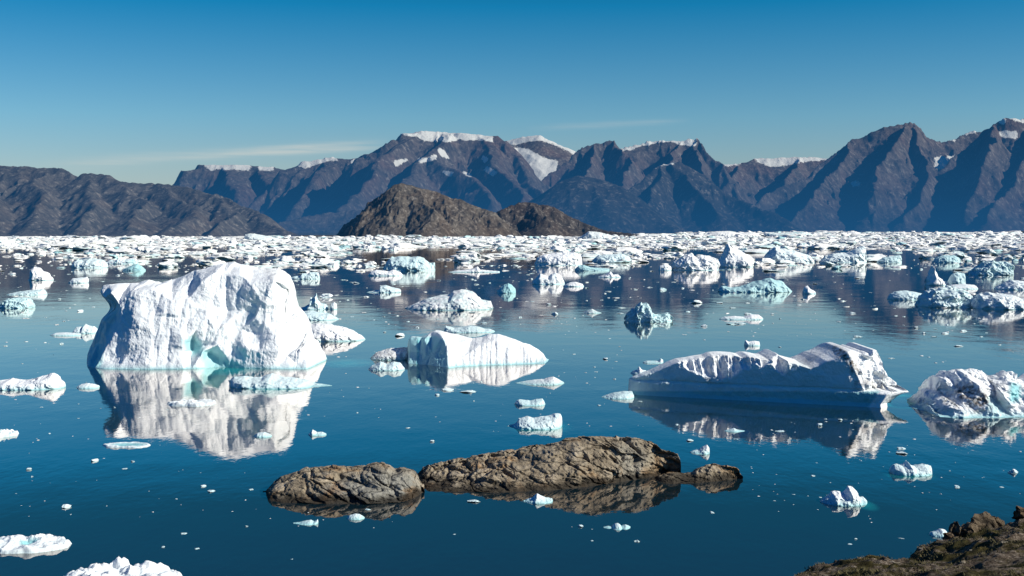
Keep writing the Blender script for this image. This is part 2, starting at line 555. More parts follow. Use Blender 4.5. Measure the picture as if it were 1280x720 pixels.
# ------------------------------------------------------------------ mountains
def mountain(label, ridges, slope, mat, foot_y, back=1500, nx=300, ny=130, power=1.25, amp=0.10, L=420.0,
             warp=70.0, snow=(), flat=0.0, seed=0, zcut=-8, lat=1.5):
    """terrain raised around ridge lines: each ridge is [(px, py, Y), ...]; height falls away from the nearest ridge"""
    nx, ny = int(nx * 1.35), int(ny * 1.3)
    R3 = []
    for rd in ridges:
        pts = []
        for (px, py, Y) in rd:
            x, z = at(px, py, Y)
            pts.append((float(x), float(Y), float(z)))
        R3.append(pts)
    allp = np.array([p for r in R3 for p in r])
    zmax = allp[:, 2].max()
    run = zmax / slope
    x0, x1 = allp[:, 0].min() - run * 0.7, allp[:, 0].max() + run * 0.7
    y0, y1 = foot_y, allp[:, 1].max() + back
    xs = np.linspace(x0, x1, nx)
    ys = y0 + (y1 - y0) * np.linspace(0, 1, ny) ** 1.0
    X, Y = np.meshgrid(xs, ys, indexing='ij')
    s = seed * 13.7
    l2 = L * 1.6
    wx = X + warp * fbm(X / l2 + s, Y / l2, X * 0 + 1.5 + s, 4)
    wy = Y + warp * fbm(X / l2 + s + 40, Y / l2, X * 0 + 7.5 + s, 4)
    Z = np.full(X.shape, -60.0)
    RL = np.full(X.shape, 1.0)
    for pts in R3:
        for a, b in zip(pts[:-1], pts[1:]):
            ex, ey = b[0] - a[0], b[1] - a[1]
            t = np.clip(((wx - a[0]) * ex * lat * lat + (wy - a[1]) * ey) / (ex * ex * lat * lat + ey * ey + 1e-6), 0, 1)
            d = np.hypot((wx - a[0] - t * ex) * lat, wy - a[1] - t * ey)
            zr = a[2] + t * (b[2] - a[2])
            d = np.maximum(d - flat * zr, 0)
            u = np.clip(d * slope / np.maximum(zr, 5.0), 0, 3)
            zz = zr * (np.where(u < 1, np.maximum(1 - u, 0) ** power, (1 - u) * 0.4))
            # soft union so spurs grow out of the slope
            k = 0.03 * zmax
            h = np.clip(0.5 + 0.5 * (zz - Z) / k, 0, 1)
            Z = Z * (1 - h) + zz * h + k * h * (1 - h) * 0.3
            RL = np.maximum(RL * (1 - h) + np.maximum(zr, 5.0) * h, 1.0)
    hh = np.clip(Z / (0.3 * zmax), 0, 1)
    off = 0.22 + 0.78 * np.clip((1 - Z / RL) / 0.3, 0, 1)
    gx = X + 0.35 * L * fbm(X / L, Y / L, X * 0 + s + 4.4, 3)
    rn = ridged(gx / (1.5 * L) + s, Y / L * 0.4, X * 0 + 3.3 + s, 4, 0.42) - 0.85
    fn = fbm(X / (L * 0.45) + s, Y / (L * 0.45), X * 0 + 9.1, 4, 0.5)
    cl = ridged(gx / (L * 0.36) - s, Y / (L * 0.8), X * 0 + 5.3, 4, 0.5) - 0.8
    Z = Z + hh * off * zmax * amp * (rn * 0.62 + fn * 0.30 + cl * 0.42)
    Zt = Z
    px, py = project(X, Y, Z)
    sn = np.zeros(X.shape)
    jx = fbm(X / 160.0, Y / 160.0, X * 0 + 2.2, 4) * 3.0
    for poly in snow:
        sn = np.maximum(sn, np.clip(0.5 + (in_poly(px + jx * 0.9, py + jx * 0.45, poly) + 1.6) / 6.0, 0, 1))
    V = np.stack([X, Y, Zt], -1).reshape(-1, 3)
    F = grid_faces(nx, ny)
    keep = (V[F, 2].max(axis=1) > zcut)
    F = F[keep]
    used = np.unique(F)
    remap = np.full(len(V), -1)
    remap[used] = np.arange(len(used))
    me = mesh_from('mountain', V[used], remap[F], mat, True, {'snow': sn.ravel()[used]})
    return link('mountain', me, label, kind='structure')


# far snowy peak with the glacier tongue
mountain('far snow peak with a pale glacier tongue between two mountains',
         [[(600, 200, 19000), (632, 176, 18600), (655, 170, 18600), (677, 168, 18500), (700, 180, 18400), (725, 190, 18300), (760, 215, 18000)],
          [(640, 176, 18600), (646, 200, 17400), (652, 225, 16500)]],
         0.42, M_MT_FAR, 13500, nx=220, ny=150, seed=2, amp=0.035, warp=120, L=800,
         snow=[[(634, 176), (655, 166), (678, 164), (722, 186), (720, 192), (690, 178), (672, 173), (640, 180)],
               [(632, 184), (660, 188), (678, 198), (697, 203), (692, 220), (668, 224), (650, 212)],
               [(630, 205), (668, 218), (690, 220), (700, 240), (640, 240)]])
# far plateau on the left
mountain('far flat-topped plateau with a thin snow edge at left',
         [[(222, 240, 15000), (240, 214, 15200), (262, 207, 15300), (300, 207, 15400), (330, 209, 15400), (370, 215, 15400), (420, 230, 15400)],
          [(290, 207, 15300), (300, 235, 14200)], [(335, 210, 15300), (345, 240, 14000)]],
         0.85, M_MT_FAR, 12500, nx=220, ny=120, seed=3, amp=0.10, warp=80, L=420, flat=0.25,
         snow=[[(258, 207), (270, 203), (300, 205), (312, 208), (310, 211), (262, 211)], [(324, 208), (342, 207), (341, 212), (326, 212)]])
mountain('ridge with a snow strip left of the central snow-capped mountain',
         [[(300, 262, 12500), (335, 235, 13000), (360, 213, 13200), (385, 201, 13300), (415, 197, 13400), (440, 200, 13400), (480, 195, 13400)],
          [(415, 197, 13400), (395, 228, 12300), (365, 262, 11500)], [(440, 200, 13400), (445, 240, 12200), (430, 268, 11300)]],
         0.62, M_MT_FAR, 9800, nx=260, ny=130, seed=4, amp=0.11, warp=90, L=450, flat=0.10,
         snow=[[(368, 204), (388, 197), (416, 195), (420, 199), (398, 203), (380, 209)], [(440, 200), (452, 199), (450, 203), (440, 203)]])
# central mountain
mountain('tall central mountain capped by a long flat snowfield',
         [[(430, 236, 11800), (450, 208, 12000), (468, 185, 12100), (482, 174, 12100), (490, 181, 12150), (500, 166, 12300), (520, 164, 12400), (560, 165, 12500), (610, 170, 12500), (625, 178, 12400), (640, 196, 12100), (662, 226, 11600), (682, 246, 11000)],
          [(505, 166, 12300), (480, 200, 11500), (452, 232, 10700), (420, 268, 9800)],
          [(560, 166, 12400), (545, 192, 11600), (520, 215, 10900), (505, 235, 10300)],
          [(600, 170, 12450), (620, 205, 11500), (650, 245, 10500), (668, 270, 9800)],
          [(545, 192, 11600), (590, 222, 10800), (615, 250, 10100)]],
         0.62, M_MT_FAR, 8600, nx=420, ny=190, seed=5, amp=0.085, warp=90, L=460, flat=0.06, power=1.2,
         snow=[[(497, 166), (505, 158), (545, 158), (614, 165), (614, 175), (592, 174), (572, 173), (556, 176), (540, 171), (520, 170)],
               [(522, 170), (548, 172), (546, 176), (530, 174)], [(524, 199), (545, 195), (540, 200), (526, 202)], [(610, 210), (620, 216), (616, 219), (608, 213)],
               [(495, 202), (508, 200), (504, 204), (496, 206)], [(548, 186), (556, 190), (560, 197), (552, 194)], [(580, 216), (590, 219), (586, 220)],
               [(553, 214), (566, 216), (562, 219)], [(604, 196), (610, 200), (605, 202)]])
# towers mountain
mountain('craggy mountain with rock towers and snow on its right shoulder',
         [[(660, 246, 12600), (690, 215, 12900), (712, 192, 13100), (728, 181, 13200), (745, 180, 13250), (762, 176, 13300), (770, 173, 13300), (776, 184, 13300), (790, 182, 13400), (812, 177, 13500), (850, 174, 13500), (866, 172, 13500), (880, 182, 13300), (895, 198, 13000), (915, 215, 12700)],
          [(745, 180, 13250), (738, 210, 12400), (720, 236, 11700)], [(770, 174, 13300), (785, 206, 12500), (775, 235, 11700)],
          [(850, 175, 13500), (835, 203, 12600), (800, 228, 11700)], [(866, 173, 13500), (885, 215, 12300), (905, 245, 11400)]],
         0.70, M_MT_FAR, 10000, nx=330, ny=150, seed=6, amp=0.12, warp=80, L=380,
         snow=[[(776, 182), (795, 177), (812, 174), (845, 172), (862, 168), (870, 173), (868, 182), (852, 180), (838, 176), (815, 179), (798, 183), (780, 187)]])
# back mid right ranges
mountain('distant rust brown ridge with a snowfield along its crest',
         [[(885, 222, 16500), (905, 204, 16800), (925, 203, 17000), (945, 197, 17200), (975, 196, 17200), (1010, 195, 17200), (1035, 197, 17200), (1070, 205, 17000)],
          [(925, 203, 17000), (915, 225, 15800), (900, 245, 15000)], [(1000, 196, 17200), (980, 225, 15500), (960, 250, 14500)]],
         0.55, M_MT_FAR, 12500, nx=240, ny=120, seed=7, amp=0.075, warp=120, L=600,
         snow=[[(942, 196), (955, 192), (975, 194), (1000, 192), (1032, 192), (1033, 199), (1005, 200), (985, 205), (965, 207), (950, 202)], [(905, 204), (922, 201), (925, 204), (910, 207)]])
# right massif
mountain('big dark right-hand massif with a sharp brown summit',
         [[(930, 268, 11000), (960, 240, 11400), (1000, 222, 11700), (1022, 207, 11900), (1045, 190, 12000), (1062, 176, 12100), (1085, 168, 12200), (1105, 158, 12200), (1128, 153, 12250), (1136, 151, 12250), (1150, 160, 12250), (1162, 170, 12300), (1180, 175, 12500), (1195, 173, 12600), (1210, 163, 12700), (1220, 160, 12700), (1229, 162, 12700), (1245, 168, 12700)],
          [(1136, 151, 12250), (1118, 185, 11500), (1098, 215, 11000), (1085, 250, 10500)],
          [(1062, 176, 12100), (1040, 215, 11300), (1010, 250, 10600), (985, 278, 10200)],
          [(1140, 152, 12250), (1160, 200, 11400), (1150, 240, 10800), (1130, 270, 10300)]],
         0.72, M_MT_FAR, 9600, nx=420, ny=170, seed=8, amp=0.10, warp=80, L=400,
         snow=[[(1160, 166), (1175, 165), (1192, 169), (1194, 175), (1178, 173), (1164, 171)], [(1198, 165), (1212, 159), (1222, 159), (1220, 163), (1206, 167)],
               [(1168, 198), (1200, 195), (1203, 205), (1190, 212), (1170, 209)], [(1065, 229), (1074, 228), (1074, 231), (1066, 232)]])
mountain('tall peak cut off by the right edge with a snowy summit',
         [[(1175, 215, 11400), (1195, 190, 11600), (1212, 178, 11700), (1225, 165, 11750), (1240, 152, 11800), (1256, 146, 11800), (1280, 146, 11800), (1320, 140, 11800), (1380, 150, 11900), (1450, 165, 12000), (1530, 190, 12000)],
          [(1240, 152, 11800), (1238, 185, 11100), (1225, 225, 10500), (1205, 260, 10100)], [(1300, 144, 11800), (1285, 190, 11000), (1262, 235, 10400), (1225, 268, 9900)],
          [(1400, 153, 11900), (1360, 205, 10900), (1330, 250, 10200)]],
         0.78, M_MT_FAR, 9500, nx=330, ny=150, seed=9, amp=0.12, warp=80, L=380,
         snow=[[(1262, 147), (1275, 143), (1300, 141), (1300, 149), (1280, 152), (1270, 150)], [(1250, 166), (1270, 165), (1270, 172), (1254, 171)], [(1250, 150), (1256, 149), (1256, 154), (1252, 154)]])
# lower shoulders
mountain('dark round shoulder below the craggy mountain',
         [[(765, 262, 9900), (790, 232, 10300), (815, 214, 10600), (836, 204, 10800), (855, 202, 10900), (880, 218, 10900), (905, 240, 10700), (945, 258, 10400), (985, 275, 10100)],
          [(845, 203, 10800), (868, 232, 10200), (900, 262, 9700)], [(836, 204, 10800), (810, 240, 10000), (795, 268, 9400)]],
         0.60, M_MT_SHADE, 8300, nx=260, ny=110, seed=10, amp=0.07, warp=60, L=340,
         snow=[[(812, 206), (840, 201), (840, 204), (815, 209)]])
mountain('smooth dome-shaped hill in blue shade, mid-distance',
         [[(668, 262, 8600), (690, 240, 8700), (708, 225, 8800), (724, 219, 8800), (745, 222, 8800), (770, 232, 8700), (795, 252, 8500), (822, 275, 8300), (860, 287, 8100)],
          [(735, 222, 8800), (755, 250, 8400)]],
         0.60, M_MT_SHADE, 7300, nx=220, ny=100, seed=11, amp=0.035, warp=40, L=260, power=0.85, lat=1.1)
mountain('low bare foothill at the far shore left of the brown hill',
         [[(330, 284, 8000), (370, 273, 8300), (410, 264, 8500), (450, 262, 8500), (500, 270, 8400), (560, 282, 8200)]],
         0.45, M_MT_FAR, 7000, nx=160, ny=70, seed=12, amp=0.10, warp=50, L=240)
# left hill
mountain('long grey rocky hill filling the left of the far shore',
         [[(-160, 215, 5600), (-90, 208, 5600), (-40, 203, 5600), (0, 206, 5600), (20, 207, 5600), (50, 209, 5550), (70, 209, 5500), (100, 221, 5450), (112, 216, 5450), (135, 219, 5400), (155, 227, 5300), (175, 229, 5250), (200, 228, 5200), (235, 233, 5100), (262, 239, 5000), (290, 251, 4800), (320, 267, 4600), (345, 281, 4450), (366, 294, 4300)],
          [(-40, 204, 5600), (-10, 235, 5050), (0, 268, 4500)], [(45, 209, 5550), (60, 240, 4950), (50, 272, 4450)], [(110, 217, 5450), (125, 245, 4900), (110, 278, 4400)],
          [(150, 226, 5300), (185, 250, 4800), (165, 280, 4350)], [(200, 228, 5200), (240, 258, 4650), (220, 284, 4250)], [(265, 240, 5000), (290, 268, 4500), (275, 288, 4200)]],
         0.42, M_MT_LEFT, 3950, back=1500, nx=460, ny=170, seed=13, amp=0.10, warp=45, L=190, power=1.0)
# near brown hills
mountain('brown rocky pyramid hill standing at the far edge of the ice',
         [[(428, 296, 4500), (444, 280, 4500), (463, 260, 4520), (480, 241, 4530), (492, 231, 4540), (502, 229, 4540), (516, 231, 4540), (545, 238, 4540), (560, 244, 4520), (590, 255, 4500), (615, 265, 4480), (635, 280, 4450), (652, 294, 4400)],
          [(516, 231, 4540), (540, 262, 4300)]],
         0.62, M_MT_NEAR, 3950, back=500, nx=330, ny=130, seed=14, amp=0.075, warp=20, L=62, power=0.85, lat=1.5)
mountain('small dark brown hill beside the pyramid hill',
         [[(618, 282, 4700), (632, 260, 4750), (648, 252, 4800), (668, 252, 4800), (690, 259, 4780), (712, 270, 4750), (735, 280, 4700), (760, 288, 4650), (800, 293, 4600)],
          [(664, 252, 4800), (680, 272, 4560)]],
         0.58, M_MT_DARK, 4150, back=400, nx=240, ny=90, seed=15, amp=0.08, warp=18, L=60, power=0.85, lat=1.15)


# ------------------------------------------------------------------ relief bergs and rocks
def tin(cx, cz, cT, X, Z):
    """facetted interpolation of scattered depth readings"""
    pts = [Vector((float(a), float(b))) for a, b in zip(cx, cz)]
    vs, es, fs, ov, oe, of = mgeo.delaunay_2d_cdt(pts, [], [], 0, 1e-5)
    val = [float(np.mean([cT[i] for i in o])) if o else 0.0 for o in ov]
    T = np.zeros(X.shape)
    done = np.zeros(X.shape, bool)
    for f in fs:
        (ax, az), (bx, bz), (gx, gz) = vs[f[0]], vs[f[1]], vs[f[2]]
        det = (bz - gz) * (ax - gx) + (gx - bx) * (az - gz)
        if abs(det) < 1e-9:
            continue
        l0 = ((bz - gz) * (X - gx) + (gx - bx) * (Z - gz)) / det
        l1 = ((gz - az) * (X - gx) + (ax - gx) * (Z - gz)) / det
        l2 = 1 - l0 - l1
        m = (l0 > -1e-6) & (l1 > -1e-6) & (l2 > -1e-6) & ~done
        T[m] = (l0 * val[f[0]] + l1 * val[f[1]] + l2 * val[f[2]])[m]
        done |= m
    return T


def smooth_grid(T, n):
    for _ in range(n):
        P = np.pad(T, 1, mode='edge')
        T = (P[1:-1, 1:-1] * 2 + P[:-2, 1:-1] + P[2:, 1:-1] + P[1:-1, :-2] + P[1:-1, 2:]) / 6
    return T


def relief(name, label, cat, outline, base, thick, mat, ctrl=None, nx=120, nv=40, seed=0, rough=0.35, facet=0.5,
           teal=(), dirt=(), grey=(), group=None, post=None, smooth=1, profile=2.0, rim=0.12, vstreak=0.0, crackle=0.0, zb=-1.2, strata=0.0, wet=1.0, flute=None):
    """a body whose skyline, waterline and surface relief follow survey points; rounded off behind"""
    ol = np.array(outline, float)
    if isinstance(base, (int, float)):
        base = [(ol[0, 0], base), (ol[-1, 0], base)]
        flatbase = True
    else:
        flatbase = False
    bp = np.array(base, float)
    Yb = water_y(bp[:, 0], bp[:, 1])
    Y0 = float(np.mean(Yb)) + thick * 0.45
    ox, oz = at(ol[:, 0], ol[:, 1], Y0)
    ox = np.maximum.accumulate(ox + np.arange(len(ox)) * 1e-4)
    oz = np.maximum(oz, 0.05)
    W = ox[-1] - ox[0]
    Hh = oz.max()
    xs = np.linspace(ox[0], ox[-1], nx)
    # keep the surveyed corners of the skyline
    for a in ox[1:-1]:
        k = int(np.argmin(np.abs(xs - a)))
        if 0 < k < nx - 1:
            xs[k] = a
    xs = np.sort(xs)
    zt = np.interp(xs, ox, oz)
    v = np.linspace(0, 1, nv) ** 0.9
    X = np.repeat(xs[:, None], nv, 1)
    Z = zb + v[None, :] * (zt[:, None] - zb)
    s = (X - ox[0]) / W * 2 - 1
    plan = np.sqrt(np.clip(1 - np.abs(s) ** 2.6, 0, 1))
    vv = np.repeat(v[None, :], nx, 0)
    if ctrl is None:
        if flatbase:
            Tb = thick * 0.5 * plan
        else:
            Tb = (Y0 - np.interp(X, at(bp[:, 0], bp[:, 1], Yb)[0], Yb)) * np.clip(plan * 1.6, 0, 1)
        T = Tb * np.clip(1 - vv ** profile, 0, 1) ** 0.75
    elif callable(ctrl):
        T = ctrl(X, Z, Y0)
    else:
        c = np.array([(a, b, t) for a, b, t in ctrl], float)
        cxs, czs = at(c[:, 0], c[:, 1], Y0 - c[:, 2])
        bxw = at(bp[:, 0], bp[:, 1], Yb)[0]
        n = 40
        bx = np.linspace(bxw.min(), bxw.max(), n)
        bT = Y0 - np.interp(bx, bxw, Yb)
        cx = np.concatenate([cxs, bx, bx, ox, [ox[0] - 5, ox[-1] + 5, ox[0] - 5, ox[-1] + 5]])
        cz = np.concatenate([czs, bx * 0, bx * 0 + zb * 2 - 1, oz, [zb * 3, zb * 3, Hh + 5, Hh + 5]])
        cT = np.concatenate([c[:, 2], bT, bT, ox * 0, [0, 0, 0, 0]])
        T = tin(cx, cz, cT, X, Z)
        T = smooth_grid(T, smooth)
    # round the rim so the skyline is not a knife edge
    topd = (zt[:, None] - Z) / (rim * Hh + 1e-6)
    endd = np.minimum(X - ox[0], ox[-1] - X) / (0.03 * W + 1e-6)
    rm = np.sqrt(np.clip(topd, 0, 1)) * np.sqrt(np.clip(endd, 0, 1))
    T = T * rm
    Tk = thick * 0.55 * plan * np.clip(1 - vv ** 2.2, 0, 1) ** 0.6
    front = np.stack([X, Y0 - T, Z], -1)
    back = np.stack([X, Y0 + Tk, Z], -1)[:, :-1][:, ::-1]
    P = np.concatenate([front, back], 1)
    m = P.shape[1]
    nv2 = m
    x, y, z = P[..., 0], P[..., 1], P[..., 2]
    o = seed * 7.31
    f = 1.0 / max(Hh * 0.55, 0.05)
    A = rough * Hh * 0.16
    dx = fbm(x * f + o, y * f, z * f, 5, 0.55) * A
    dy = fbm(x * f + o + 31, y * f, z * f, 6, 0.6) * A * 1.5
    dz = fbm(x * f + o + 67, y * f, z * f, 5, 0.55) * A * 0.7
    if facet:
        f1, f2, idv = worley(x * f * 1.6 + o, y * f * 1.6, z * f * 1.6)
        dy = dy + (idv - 0.5) * facet * Hh * 0.16 * np.clip((f2 - f1) * 5, 0, 1) * -1
        g1, g2, idw = worley(x * f * 4 + o, y * f * 4, z * f * 4)
        dy = dy + (idw - 0.5) * facet * Hh * 0.05 * np.clip((g2 - g1) * 5, 0, 1)
        dz = dz + (idw - 0.5) * facet * Hh * 0.04 * np.clip((g2 - g1) * 4, 0, 1)
    if vstreak:
        fm = 1.0
        if flute is not None:
            qx, qy = project(x, y, z)
            fm = 0.06 + 0.94 * np.clip(0.5 + in_poly(qx, qy, flute) / 10.0, 0, 1)
            fm = fm * np.where(np.arange(m) < nv, 1, 0.3)[None, :]
        dy = dy + fm * vstreak * (ridged(x * f * 2.6 + o, z * f * 0.35, y * 0 + o, 4) - 0.7)
    if strata:
        ca, sa = math.cos(0.5), math.sin(0.5)
        vary = 0.35 + 1.0 * np.clip(0.5 + 1.1 * fbm(x / 7 + o, y / 7, z / 4, 2), 0, 1)
        for (sc, am) in ((1.0, 1.1), (0.42, 0.34), (0.18, 0.10)):
            u = (x * ca - z * sa * 1.6 + 0.5 * y + 1.2 * fbm(x / 5 + o, y / 5, z / 5, 3)) / (6.4 * sc)
            w = (x * sa + z * ca * 1.6 - 0.2 * y) / (1.7 * sc)
            q = (y + 0.35 * x) / (3.4 * sc)
            f1, f2, idv = worley(u + o, w, q)
            edge = np.clip((f2 - f1) * 6, 0, 1)
            dy = dy + vary * strata * am * ((idv - 0.5) * 1.5 * edge + 0.7 * (1 - edge))
            dz = dz + vary * strata * am * ((idv - 0.5) * 0.75 * edge - 0.35 * (1 - edge))
    if crackle:
        g1, g2, _ = worley(x * f * 2.2 + dx + o, y * f * 2.2 + dy, z * f * 3.4)
        dy = dy + crackle * np.clip(1 - (g2 - g1) * 7, 0, 1)
        dz = dz - 0.6 * crackle * np.clip(1 - (g2 - g1) * 7, 0, 1)
    fade = np.ones_like(x)
    fade[:, m // 2:] = 1.0
    lowf = np.clip(z / (0.08 * Hh + 1e-6) + 0.3, 0.25, 1)
    sgn = np.where(np.arange(m) < nv, 1.0, -1.0)[None, :]
    x = x + dx * lowf * np.clip(endd.min() + 1, 0, 1)
    y = y + dy * lowf * sgn
    z = z + dz * np.clip(z / (0.12 * Hh + 1e-6), 0, 1)
    px, py = project(x, y, z)
    ta = np.zeros(x.shape)
    da = np.zeros(x.shape)
    ga = np.zeros(x.shape)
    for arr, lst in ((ta, teal), (da, dirt), (ga, grey)):
        for (poly, k, soft) in lst:
            arr[:] = np.maximum(arr, k * np.clip(0.5 + in_poly(px, py, poly) / (2 * soft), 0, 1))
    P = np.stack([x, y, z], -1)
    if post:
        P = post(P, px, py)
    cxm, cym = float(P[..., 0].mean()), float(Y0)
    V = P.reshape(-1, 3) - np.array([cxm, cym, 0])
    F = grid_faces(nx, m)
    me = mesh_from(name, V, F[:, ::-1], mat, True, {'teal': ta, 'dirt': da, 'grey': ga, 'wet': np.full(x.shape, wet)})
    return link(name, me, label, cat, group, loc=(cxm, cym, 0))


I = 'iceberg'
# --- the great white berg
def left_hollow(P, px, py):
    k = 15 * np.exp(-((py - 384) / 11.0) ** 2) * np.clip((152 - px) / 24.0, 0, 1)
    P[..., 0] = P[..., 0] + k * P[..., 1] / FPX
    return P


relief(I, 'largest white iceberg, broad and lumpy with a teal arch at its foot', I,
       [(109, 458), (112, 440), (117, 424), (122, 410), (124, 402), (125.5, 364), (129, 357), (138, 356), (150, 354), (163, 354), (175, 353), (181, 350), (187, 348), (194, 350), (204, 351.5), (216, 348), (232, 343), (245, 338), (258, 335), (270, 331), (283, 328), (291, 327), (300, 330), (318, 333), (335, 334), (347, 336), (356, 341), (362, 345), (363.5, 362), (366, 377), (374, 385), (381, 394), (384, 404), (386, 419), (397, 426), (400, 434), (406, 444), (408.5, 456)],
       [(109, 458), (122, 460.5), (130, 461.5), (180, 462), (235, 461.5), (253, 460.5), (262, 459), (285, 459), (310, 460.5), (350, 461.5), (385, 461.5), (400, 459.5), (408, 457)],
       34, M_ICE, nx=460, nv=190, seed=1, rough=0.11, facet=0.30, smooth=3, rim=0.04, post=left_hollow,
       ctrl=[(147, 383, 9), (150, 405, 11), (133, 432, 12.5), (137, 450, 14), (128, 372, 4), (140, 366, 7), (136, 379, 2.5), (126, 398, 2), (131, 405, 5.5), (124, 428, 6),
             (165, 365, 8), (175, 395, 12), (190, 360, 8), (200, 400, 12.6), (215, 375, 10), (222, 410, 13.4), (190, 435, 15), (225, 440, 15.4), (160, 440, 14.5),
             (240, 400, 12), (236, 372, 9), (255, 350, 6.2), (270, 340, 4.8), (262, 375, 8.6), (268, 392, 9.6), (282, 365, 6.9), (285, 390, 8.4), (278, 345, 5.0), (300, 345, 6.0),
             (296, 365, 7.6), (303, 388, 8.6), (312, 355, 8.5), (320, 366, 9.5), (325, 378, 9.5), (318, 394, 8.8), (340, 350, 7.8), (357, 356, 4.5), (345, 380, 8), (360, 380, 5), (372, 392, 5), (352, 405, 9.5),
             (236, 396, 11.6), (260, 397, 11.4), (290, 397, 10.4), (318, 398, 10.4), (245, 410, 12.6), (270, 415, 12), (285, 425, 11.2), (292, 432, 11.4), (300, 412, 9.8), (320, 418, 10.4), (338, 412, 10.8), (345, 422, 13),
             (229, 428, 15), (229, 438, 15.2), (240, 426, 11.4), (240, 436, 11.2), (248, 424, 13.2), (253, 440, 15.6), (252, 432, 12.4), (262, 440, 11.2), (275, 446, 10.8), (272, 430, 12.6), (285, 447, 13.2), (300, 452, 14.4), (307, 435, 14), (325, 440, 15),
             (350, 440, 15.2), (347, 456, 16.0), (358, 445, 14.2), (375, 436, 14), (382, 448, 14.2), (388, 425, 8), (395, 440, 9), (372, 455, 15.2)],
       teal=[([(227, 425), (240, 421), (250, 426), (256, 437), (268, 444), (285, 450), (312, 458), (312, 463), (254, 463), (251, 445), (232, 440)], 0.68, 4.0),
             ([(110, 440), (124, 405), (146, 382), (143, 400), (130, 425), (127, 463), (112, 463)], 0.7, 3)],  # left face: its blue shade painted into the ice colour
       dirt=[([(318, 333), (340, 335), (356, 345), (352, 352), (335, 345)], 0.22, 4), ([(350, 385), (362, 383), (358, 412), (350, 410)], 0.18, 4)], vstreak=0.35)
# --- smooth-backed central berg
relief(I, 'white whale-backed iceberg with a shaded blue end wall, mid-picture', I,
       [(509, 453), (509.5, 430), (511, 424), (515, 420), (521, 420.5), (527, 421.5), (533, 419), (538, 416), (545, 413), (550, 413.5), (560, 416), (575, 419), (590, 423), (602, 421.5), (612, 418), (622, 417.5), (632, 420), (648, 426.5), (662, 431), (672, 437), (679, 442), (683, 448), (686, 453)],
       [(509, 454.5), (535, 456), (561, 460.5), (568, 459), (600, 457), (650, 455.5), (680, 454.5), (686, 453.5)],
       24, M_ICE, nx=260, nv=100, seed=2, rough=0.13, facet=0.14, smooth=2, rim=0.03,
       ctrl=[(546, 415, 1.5), (553, 421, 7.5), (558, 432, 11), (560, 446, 13), (512, 426, 0.8), (525, 440, 5.5), (540, 440, 8.3), (512, 440, 2.4), (530, 425, 3.5),
             (580, 428, 6.5), (600, 432, 7), (620, 425, 5), (640, 432, 5.5), (660, 440, 5), (580, 445, 10.5), (610, 446, 9.5), (650, 447, 7)],
       teal=[([(509, 421), (545, 420), (556, 425), (561, 460), (509, 458)], 0.7, 2.0), ([(520, 424), (526, 424), (525, 458), (519, 458)], 0.9, 1.5), ([(546, 424), (553, 430), (528, 455), (524, 453)], 0.8, 2)], vstreak=0.3)  # end wall's blue shade painted in, teal streaks over it


# --- long berg on the right with the notched teal foot
def undercut(P, px, py):
    x, z = P[..., 0], P[..., 2]
    zn = 2.55
    k = np.clip((zn - z) / zn, 0, 1.3)
    xr = x.max()
    side = np.clip((x - (xr - 9.0)) / 9.0, 0, 1)
    P[..., 0] = x - side * np.clip(k * 1.3, 0, 1) ** 0.55 * 6.2
    return P


def long_wall(X, Z, Y0):
    """straight wall turned away from the sun, a worn waterline notch, a smooth foot below it and a peak with a lit right flank"""
    def xo(p):
        return (p - CX) / FPX * Y0
    wall = np.interp(X, [xo(786), xo(1077), xo(1120)], [1.0, 17.5, 15.5])
    zn = 2.75
    T = wall + 0.18 * fbm(X / 6, Z / 5, X * 0, 3)
    # fluted, weathered upper slope between the left shoulder and the saddle
    px = CX + X / Y0 * FPX
    lo = np.interp(px, [800, 838, 850, 872, 905, 918, 935, 950, 962, 975, 992, 1004], [12, 6.6, 5.4, 3.9, 3.6, 5.2, 6.0, 6.6, 4.6, 5.6, 7.6, 12])
    lo = lo + 0.7 * perlin(X / 1.1, X * 0, X * 0 + 3)
    back = np.clip(Z - lo, 0, 9)
    fl = ridged(X / 1.9 + 0.10 * Z, Z * 0.10, X * 0 + 2.2, 4)
    T = T - back * 0.78 + np.clip(back * 1.4, 0, 1) * (fl - 0.75) * 1.3
    # peak: ridge line from the summit to the waterline, flank falling away to the right
    xr = xo(np.interp(Z, [0, 2.7, 10.5], [1058, 1050, 1030]))
    d = np.clip(X - xr, 0, 40)
    lump = 1.3 * fbm(X / 2.6, Z / 2.2, X * 0 + 8, 4)
    T = np.where(d > 0, np.minimum(T, T - 1.05 * d + np.clip(d, 0, 1) * lump + 0.55 * np.clip(d - 3.5, 0, 9)), T)
    T = T - 0.25 * np.clip(Z - 7.5, 0, 5) * (px > 1000)
    # notch and foot
    foot = 0.02 + 0.22 * np.clip((zn - Z) / 0.5, 0, 1) - 0.10 * np.clip((zn - 0.6 - Z) / 1.6, 0, 1) + 0.4 * np.clip((0.7 - Z) / 0.7, 0, 1)
    T = np.where(Z < zn, wall * 0.999 + foot, T)
    cut = np.exp(-((Z - zn) / 0.16) ** 2)
    return np.maximum(T - 0.35 * cut, 0.2)


